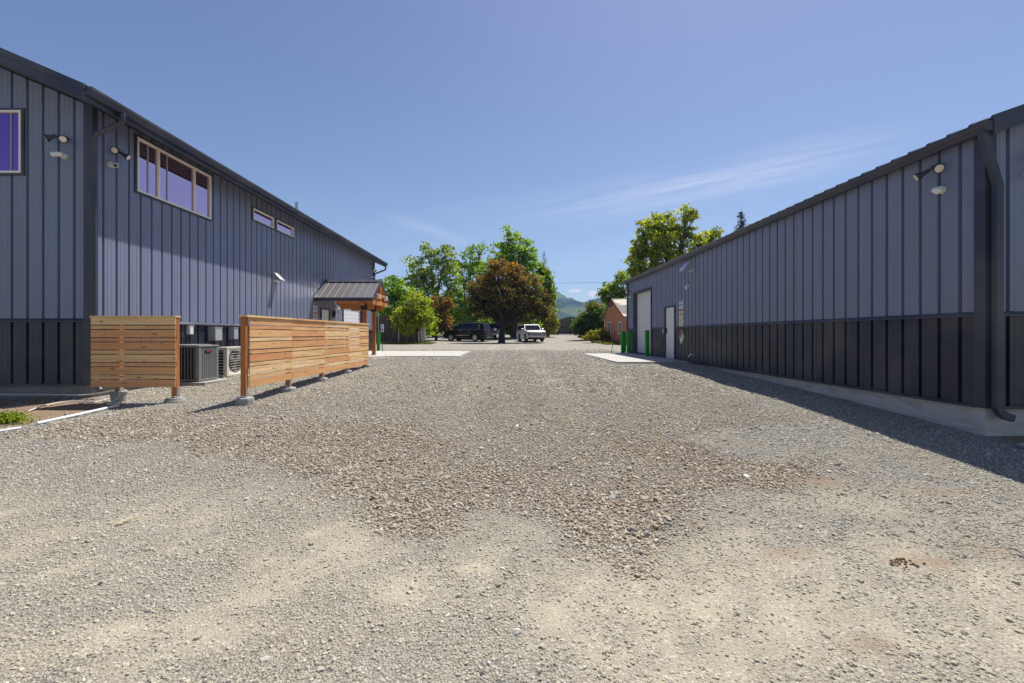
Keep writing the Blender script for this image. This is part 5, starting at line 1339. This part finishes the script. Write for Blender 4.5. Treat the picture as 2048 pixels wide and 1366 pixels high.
def suv(name, label, paint, L, Wd, H, hood_z, belt_z, front_style, trim, loc, yaw, rim):
    th = thing(name, label, 'car', (0, 0, 0))
    f = L / 2; hw = Wd / 2; r = .41; xa, xb_ = -f + 1.12, f - .98; clr = .30
    def arch(cx): return [(cx + .52 * math.cos(a), r + .52 * math.sin(a)) for a in [R(d) for d in range(195, -16, -15)]] if False else [(cx - .5 * math.cos(R(d)), r + .5 * math.sin(R(d))) for d in range(-10, 191, 20)]
    pr = [(-f + .06, clr + .12)] + [(-f + .25, clr)] + arch(xa) + [(xa + .7, clr - .02), (xb_ - .7, clr - .02)] + arch(xb_) + [(f - .28, clr), (f - .05, clr + .12), (f, .62), (f - .03, hood_z - .14), (f - .16, hood_z - .03), (f - .55, hood_z + .04), (f - 1.35, belt_z - .01), (-f + .06, belt_z), (-f, belt_z - .25), (-f, .7)]
    m = MB(); n = len(pr); vs = []
    secs = [(-hw, .9), (-hw + .03, 1), (hw - .03, 1), (hw, .9)]
    m.prism(pr, 'y', -hw, hw)
    body = m.build('body', M[paint], th, bevel=.05, seg=3); body.data.polygons.foreach_set('use_smooth', [True] * len(body.data.polygons))
    x1, x2, x3, x4 = f - 1.30, f - 1.92, -f + .30, -f + .08   # cowl, windscreen top, roof rear, tailgate base
    tw = hw - .17
    bt = belt_z - .02
    vs = [(x1, -hw + .06, bt), (x1, hw - .06, bt), (x4, hw - .05, bt), (x4, -hw + .05, bt), (x2, -tw, H - .04), (x2, tw, H - .04), (x3, tw, H - .04), (x3, -tw, H - .04)]
    m = MB(); m.add(vs, [(0, 1, 2, 3), (7, 6, 5, 4), (0, 4, 5, 1), (1, 5, 6, 2), (2, 6, 7, 3), (3, 7, 4, 0)]); m.box(x3 + .1, x2 - .15, -tw + .08, tw - .08, H - .05, H)
    cab = m.build('cabin', M[paint], th, bevel=.05, seg=3)
    def side_pt(s, x, zf):   # zf 0..1 up the side of the cabin
        yb_, yt = hw - .055, tw; y = yb_ + (yt - yb_) * zf; return (x, s * (y + .012), bt + (H - .04 - bt) * zf)
    def fx_(xb0, xt0, zf): return xb0 + (xt0 - xb0) * zf
    for s in (-1, 1):
        a0, a1 = .10, .86
        cuts = [(x1 - .22, x2 - .02), (x1 - 1.12, x1 - 1.20), (x1 - 2.08, x1 - 2.10), (x4 + .22, x3 + .08)]
        for i in range(3):
            (fb, ft), (rb, rt) = cuts[i], cuts[i + 1]
            q = [side_pt(s, fb - .03, a0), side_pt(s, rb + .03, a0), side_pt(s, rt + .03, a1), side_pt(s, ft - .03, a1)]
            m = MB(); m.add(q + [(p[0], p[1] - s * .008, p[2]) for p in q], [(0, 1, 2, 3), (7, 6, 5, 4), (0, 4, 5, 1), (1, 5, 6, 2), (2, 6, 7, 3), (3, 7, 4, 0)]); m.build('side_window', M['glass_car'], th)
        m = MB(); A = side_pt(s, x1 - .2, .07); B_ = side_pt(s, x4 + .2, .07); m.bar(A, B_, .012, .022); 
        if trim == 'chrome':
            m.bar(side_pt(s, x4 + .62, .07), side_pt(s, x3 + .38, .9), .012, .045, up=(1, 0, 0))
            m.bar((xa + .62, s * (hw + .005), .62), (xb_ - .62, s * (hw + .005), .62), .012, .05)
        m.build('side_trim', M[trim], th)
        for xd in (x1 - 1.02, x1 - 2.02):
            m = MB(); m.bar((xd + .02, s * (hw + .02), belt_z - .14), (xd + .24, s * (hw + .02), belt_z - .14), .02, .035); m.build('door_handle', M['chrome'] if trim == 'chrome' else M[paint], th)
        m = MB(); m.prism([(x1 - .18, belt_z + .02), (x1 - .30, belt_z + .03), (x1 - .32, belt_z + .2), (x1 - .16, belt_z + .16)], 'y', s * (hw + .02) if s > 0 else s * (hw + .22), s * (hw + .22) if s > 0 else s * (hw + .02)); m.build('mirror', M[paint], th, bevel=.03)
        m = MB(); m.tube([(x2 - .1, s * (tw - .1), H + .01), (x2 - .2, s * (tw - .1), H + .06), (x3 + .25, s * (tw - .1), H + .06), (x3 + .15, s * (tw - .1), H + .01)], .018, 6); m.build('roof_rail', M['chrome'] if trim == 'chrome' else M['black'], th)
        # door seams
        m = MB()
        for xd in (x1 - .14, x1 - 1.1, x1 - 2.05): m.box(xd - .006, xd + .006, min(s * (hw - .002), s * (hw + .003)), max(s * (hw - .002), s * (hw + .003)), .5, belt_z - .05)
        m.build('door_seam', M['black'], th)
        for cx in (xa, xb_):
            m = MB(); N = 12
            for k in range(N):
                a, b = R(-5 + 190 * k / N), R(-5 + 190 * (k + 1) / N); m.quad((cx + .5 * math.cos(a), s * (hw - .01), r + .5 * math.sin(a)), (cx + .5 * math.cos(b), s * (hw - .01), r + .5 * math.sin(b)), (cx + .5 * math.cos(b), s * (hw - .34), r + .5 * math.sin(b)), (cx + .5 * math.cos(a), s * (hw - .34), r + .5 * math.sin(a)))
            m.quad((cx - .5, s * (hw - .34), r - .1), (cx + .5, s * (hw - .34), r - .1), (cx + .5, s * (hw - .34), r + .5), (cx - .5, s * (hw - .34), r + .5)); m.build('wheel_arch', M['black'], th)
            wheel(th, cx, s * (hw + .012), s, r, .27, rim)
        # lamps
        if front_style == 'rugged':
            m = MB(); m.box(f - .1, f + .012, s * (hw - .42) if s > 0 else s * (hw - .04), s * (hw - .04) if s > 0 else s * (hw - .42), hood_z - .30, hood_z - .12); hl = m.build('headlight', M['black'], th, bevel=.02)
            m = MB()
            for q in (.12, .30): m.lathe([(0, .055), (.01, .05)], (f + .012, s * (hw - q), hood_z - .21), (1, 0, 0), 12)
            m.build('lamp_lens', M['lens'], hl)
            m = MB(); m.prism([(s * (hw - .08), .62), (s * (hw - .22), .50), (s * (hw - .34), .62), (s * (hw - .24), .86), (s * (hw - .12), .84)], 'x', f - .05, f + .016); fl = m.build('fog_lamp', M['black'], th)
            m = MB(); m.lathe([(0, .06), (.012, .05)], (f + .016, s * (hw - .22), .63), (1, 0, 0), 12); m.build('lamp_lens', M['lens'], fl)
        else:
            m = MB(); m.box(f - .2, f + .012, min(s * (hw - .3), s * (hw - .0)), max(s * (hw - .3), s * (hw + .005)), .72, hood_z - .1); m.build('headlight', M['lens'], th, bevel=.02)
        m = MB(); m.box(-f - .012, -f + .03, min(s * (hw - .16), s * (hw + .004)), max(s * (hw - .16), s * (hw + .004)), .78, belt_z - .04); m.build('tail_light', M['red'], th, bevel=.015)
    # windscreens
    def panel(nm, q, mt, d):
        q = [Vector(p) for p in q]; m = MB(); m.add([p + Vector(d) for p in q] + q, [(0, 1, 2, 3), (7, 6, 5, 4), (0, 4, 5, 1), (1, 5, 6, 2), (2, 6, 7, 3), (3, 7, 4, 0)]); return m.build(nm, M[mt], th)
    def scr(zf, xb0, xt0, k): w__ = (hw - .06) + (tw - hw + .06) * zf - .08; x = xb0 + (xt0 - xb0) * zf; return [(x, -w__, bt + (H - .04 - bt) * zf), (x, w__, bt + (H - .04 - bt) * zf)]
    a = scr(.08, x1, x2, 0); b = scr(.90, x1, x2, 0); panel('windscreen', [a[0], a[1], b[1], b[0]], 'glass_car', (.014, 0, .012))
    a = scr(.14, x4, x3, 0); b = scr(.85, x4, x3, 0); panel('rear_window', [a[0], a[1], b[1], b[0]], 'glass_car', (-.016, 0, .004))
    # grille, bumpers, plate
    if front_style == 'rugged':
        m = MB(); m.box(f - .03, f + .022, -hw + .46, hw - .46, hood_z - .19, hood_z - .12); m.build('grille_bar', M[paint], th, bevel=.01)
        m = MB(); m.box(f - .03, f + .014, -hw + .46, hw - .46, hood_z - .28, hood_z - .20); m.box(f - .03, f + .014, -hw + .42, hw - .42, .68, hood_z - .36); m.build('grille', M['black'], th)
        m = MB(); m.box(f - .03, f + .03, -hw + .36, hw - .36, .53, .64); bp = m.build('bumper', M['chrome'], th, bevel=.015)
        m = MB(); m.box(f + .03, f + .042, -.2, .2, .54, .66); m.build('number_plate', M['plate'], bp)
        m = MB(); m.box(f - .25, f - .02, -hw + .12, hw - .12, .26, .46); m.build('skid_plate', M['black'], th, bevel=.02)
    else:
        m = MB(); m.box(f - .03, f + .016, -.48, .48, .55, hood_z - .14); gr_ = m.build('grille', M['chrome'], th, bevel=.01)
        m = MB()
        for k in range(5): m.box(f + .012, f + .022, -.44, .44, .6 + k * .075, .63 + k * .075)
        m.build('grille_slot', M['black'], gr_)
        m = MB(); m.box(-f - .05, -f + .1, -hw + .05, hw - .05, .42, .62); m.build('bumper', M[paint], th, bevel=.03)
    m = MB(); m.box(-f + .3, f - .4, -hw + .3, hw - .3, .22, .5); m.build('underbody', M['black'], th)
    th.location = loc; th.rotation_euler = (0, 0, yaw)
    return th
bxp, byp = X_(935, 47.6), 47.6
suv('parked_car', 'black four wheel drive parked sideways beside the plum tree trunk', 'carblack', 4.95, 2.02, 1.88, 1.10, 1.20, 'grand', 'chrome', (bxp, byp, gz(bxp, byp)), R(180 - 22), 'chrome')
wxp, wyp = X_(1061, 46.6), 46.6
suv('parked_car', 'white four wheel drive with black grille facing the yard beyond the plum tree', 'carwhite', 4.75, 1.92, 1.80, 1.12, 1.18, 'rugged', 'black', (wxp, wyp, gz(wxp, wyp)), R(-90 + 12), 'jeepgrey')
# trailer behind the black car
tx, ty = X_(912, 55), 55.0; tz = gz(tx, ty)
tr = thing('trailer', 'dark blue box trailer with pale roof edge parked behind the black car', 'trailer', (tx, ty, tz))
navy = plain('navy_panel', (.012, .012, .05), .35, var=.15, coat=.4)
z1_ = Z_(650, ty); m = MB(); m.box(tx - 1.25, tx + 2.4, ty - 1.0, ty + 1.0, tz + .5, z1_ - .07); m.build('body', navy, tr, bevel=.04)
m = MB(); m.box(tx - 1.28, tx + 2.43, ty - 1.03, ty + 1.03, z1_ - .069, z1_); m.build('roof', M['greybox'], tr, bevel=.02)
m = MB(); m.tube([(tx - 1.2, ty, tz + .45), (tx - 2.3, ty, tz + .45)], .05, 8); m.tube([(tx - 2.2, ty, tz + .5), (tx - 2.2, ty, tz)], .03, 8); m.build('drawbar', M['black'], tr)
for s in (-1, 1):
    for q in (.3, 1.2): wheel(tr, tx + q, ty + s * 1.05, s, .34, .2, 'jeepgrey')
    m = MB(); m.prism([(tx - .2, tz + .5), (tx - .1, tz + .78), (tx + 1.6, tz + .78), (tx + 1.7, tz + .5)], 'y', ty + s * 1.0 if s > 0 else ty + s * 1.2, ty + s * 1.2 if s > 0 else ty + s * 1.0); m.build('mudguard', M['black'], tr)
for ch in tr.children:
    if ch.name.startswith('wheel'): ch.location.z += tz
for ch in tr.children:
    if ch.name.startswith('wheel'):
        pass
# off-road car seen from behind, spare wheel on its tailgate
jx, jy = X_(982, 53), 53.0; jz = gz(jx, jy)
je = thing('offroad_car', 'silver boxy off-road car seen from behind with a spare wheel', 'car', (0, 0, 0))
m = MB(); m.prism([(-1.95, .5), (1.9, .5), (1.9, .95), (1.75, 1.08), (.55, 1.14), (-1.95, 1.14)], 'y', -.78, .78); m.build('body', M['jeepgrey'], je, bevel=.04)
m = MB(); m.add([(.5, -.76, 1.13), (.5, .76, 1.13), (-1.92, .76, 1.13), (-1.92, -.76, 1.13), (.2, -.66, 1.78), (.2, .66, 1.78), (-1.84, .66, 1.78), (-1.84, -.66, 1.78)], [(0, 1, 2, 3), (7, 6, 5, 4), (0, 4, 5, 1), (1, 5, 6, 2), (2, 6, 7, 3), (3, 7, 4, 0)]); m.build('cabin', M['black'], je, bevel=.04)
m = MB(); m.add([(-1.925, -.58, 1.22), (-1.925, .58, 1.22), (-1.87, .54, 1.70), (-1.87, -.54, 1.70), (-1.90, -.58, 1.22), (-1.90, .58, 1.22), (-1.85, .54, 1.70), (-1.85, -.54, 1.70)], [(0, 1, 2, 3), (7, 6, 5, 4), (0, 4, 5, 1), (1, 5, 6, 2), (2, 6, 7, 3), (3, 7, 4, 0)]); m.build('rear_window', M['glass_car'], je)
m = MB(); m.lathe([(0, .2), (.02, .33), (.08, .36), (.17, .36), (.21, .31), (.215, .22)], (-1.96, .05, 1.05), (-1, 0, 0), 26); spw = m.build('spare_wheel', M['rubber'], je, smooth=True)
m = MB(); m.lathe([(.205, .22), (.225, .2), (.215, .08), (.24, .07)], (-1.96, .05, 1.05), (-1, 0, 0), 20); m.build('rim', M['chrome'], spw, smooth=True)
m = MB(); m.box(-2.12, -1.95, -.85, .85, .48, .62); m.build('bumper', M['chrome'], je, bevel=.02)
for s in (-1, 1):
    m = MB(); m.box(-1.985, -1.94, s * .68 - .07, s * .68 + .07, .75, .95); m.build('tail_light', M['red'], je, bevel=.01)
    for cx in (-1.25, 1.2): wheel(je, cx, s * .92, s, .38, .25, 'jeepgrey', 5); 
    m = MB()
    for cx in (-1.25, 1.2): m.prism([(cx - .5, .62), (cx - .36, .86), (cx + .36, .86), (cx + .5, .62), (cx + .44, .62), (cx + .32, .80), (cx - .32, .80), (cx - .44, .62)], 'y', .77 if s > 0 else -.95, .95 if s > 0 else -.77)
    m.build('wing', M['black'], je)
je.location = (jx, jy, jz); je.rotation_euler = (0, 0, R(105))

# ------------------------------------------------------------------ cables, hills
def cable(py, Y, xa_, xb__, label):
    m = MB(); N = 24; pts = []
    for k in range(N + 1):
        u = k / N; x = xa_ + (xb__ - xa_) * u; pts.append((x, Y, Z_(py, Y) - .5 * 4 * u * (1 - u)))
    m.tube(pts, .028, 5); o = m.build('utility_cable', M['black']); return tag(o, label, 'cable', 'cables crossing the lane')
cable(561, 90, -14, 34, 'thin utility cable crossing the open sky above the hills')
cable(601, 90, -14, 34, 'lower utility cable crossing in front of the hills')
t = NT('forested_hill'); v = t.coord()
n1 = t.noise(.011, 6, .6, v); n2 = t.noise(.12, 4, .7, v)
c = t.mix(t.ramp(n1, [(.42, 0), (.6, 1)]), (.035, .062, .035), (.16, .20, .065)); c = t.mix(t.math('MULTIPLY', n2, .7), c, (.018, .03, .022)); t.bump(n2, 6, 1); M['hill'] = t.set(c, .95, 0, .1)
def hill(Y, prof, depth, label, seed, amp):
    px = np.array([p[0] for p in prof], float); py = np.array([p[1] for p in prof], float)
    cols = np.linspace(px[0], px[-1], 150); rows = np.linspace(0, 1, 30); V = []
    for r_ in rows:
        yy_ = Y - depth * (1 - r_)
        for cpx in cols:
            x = X_(cpx, Y); top = (VY - np.interp(cpx, px, py)) * Y / F
            f_ = r_ ** 1.15
            z = CZ + top * f_ + (float(vnoise(x, yy_, Y * .06, seed)) - .5) * amp * (1 - abs(2 * r_ - 1) ** 3) + (float(vnoise(x, yy_, Y * .016, seed + 1)) - .5) * amp * .3 * min(1, 3 * r_)
            V.append((x, yy_, z if r_ > 0 else -8))
    for cpx in cols: V.append((X_(cpx, Y), Y + depth, -8))
    nc = len(cols); Fc = [(i * nc + j, i * nc + j + 1, (i + 1) * nc + j + 1, (i + 1) * nc + j) for i in range(len(rows)) for j in range(nc - 1)]
    me = bpy.data.meshes.new('hill'); me.from_pydata(V, [], Fc); me.polygons.foreach_set('use_smooth', [True] * len(Fc)); me.materials.append(M['hill']); me.update()
    o = bpy.data.objects.new('hill', me); COL.objects.link(o); return tag(o, label, 'hill', kind='structure')
hill(1500, [(0, 560), (600, 570), (900, 600), (1060, 560), (1100, 578), (1112, 584), (1128, 592), (1150, 606), (1170, 618), (1200, 628), (1300, 640), (1600, 630), (2048, 600)], 600, 'steep blue forested hill falling away beside the tall trees', 61, 50)
hill(2100, [(0, 610), (900, 605), (1100, 602), (1140, 596), (1152, 600), (1166, 606), (1180, 600), (1198, 596), (1230, 600), (1400, 590), (2048, 610)], 400, 'far blue ridge closing the view', 62, 30)
hill(900, [(0, 640), (900, 640), (1080, 652), (1120, 645), (1150, 634), (1180, 628), (1210, 622), (1260, 612), (1500, 600), (2048, 620)], 420, 'lower green hill of trees behind the arched gate', 63, 22)
# firs on the low hill
rr = np.random.default_rng(9); V = []; Fc = []
dg = bpy.context.evaluated_depsgraph_get() if False else None
for k in range(1400):
    Y = rr.uniform(480, 640); cpx = rr.uniform(1060, 1320); x = X_(cpx, Y)
    r_ = (Y - 480) / 420; top = (VY - np.interp(cpx * 1.0, [1080, 1120, 1150, 1180, 1210, 1260, 1500], [652, 645, 634, 628, 622, 612, 600])) * 900 / F
    z = CZ + top * r_ ** 1.15 - 2; h_ = rr.uniform(5, 12); w_ = h_ * rr.uniform(.14, .22); b_ = len(V)
    for q in range(3):
        zz = z + h_ * (.1 + .27 * q); ww = w_ * (1 - .25 * q)
        bb = len(V)
        for a in range(5): V.append((x + ww * math.cos(a * 1.2566 + q), Y + ww * math.sin(a * 1.2566 + q), zz))
        V.append((x, Y, zz + h_ * .4)); Fc += [(bb + a, bb + (a + 1) % 5, bb + 5) for a in range(5)]
me = bpy.data.meshes.new('fir_forest'); me.from_pydata(V, [], Fc); me.materials.append(LF['conifer']); me.update()
me.attributes.new('tone', 'FLOAT', 'FACE').data.foreach_set('value', rr.random(len(Fc)).astype(np.float32))
o = bpy.data.objects.new('fir_forest', me); COL.objects.link(o); tag(o, 'distant forest of firs on the low hill behind the gate', 'forest', kind='stuff')
# air
HAZE = .0002
if HAZE:
    m = MB(); m.box(-2900, 2900, -50, 2600, -12, 330)
    hm = bpy.data.materials.new('haze'); hm.use_nodes = True; hn = hm.node_tree.nodes; hn.remove(hn['Principled BSDF'])
    pv = hn.new('ShaderNodeVolumePrincipled'); pv.inputs['Density'].default_value = HAZE; pv.inputs['Color'].default_value = (.22, .42, 1, 1); pv.inputs['Anisotropy'].default_value = .2
    hm.node_tree.links.new(pv.outputs[0], hn['Material Output'].inputs['Volume'])
    o = m.build('haze', hm); tag(o, 'thin blue haze hanging over the lane and hills', 'haze', kind='stuff')
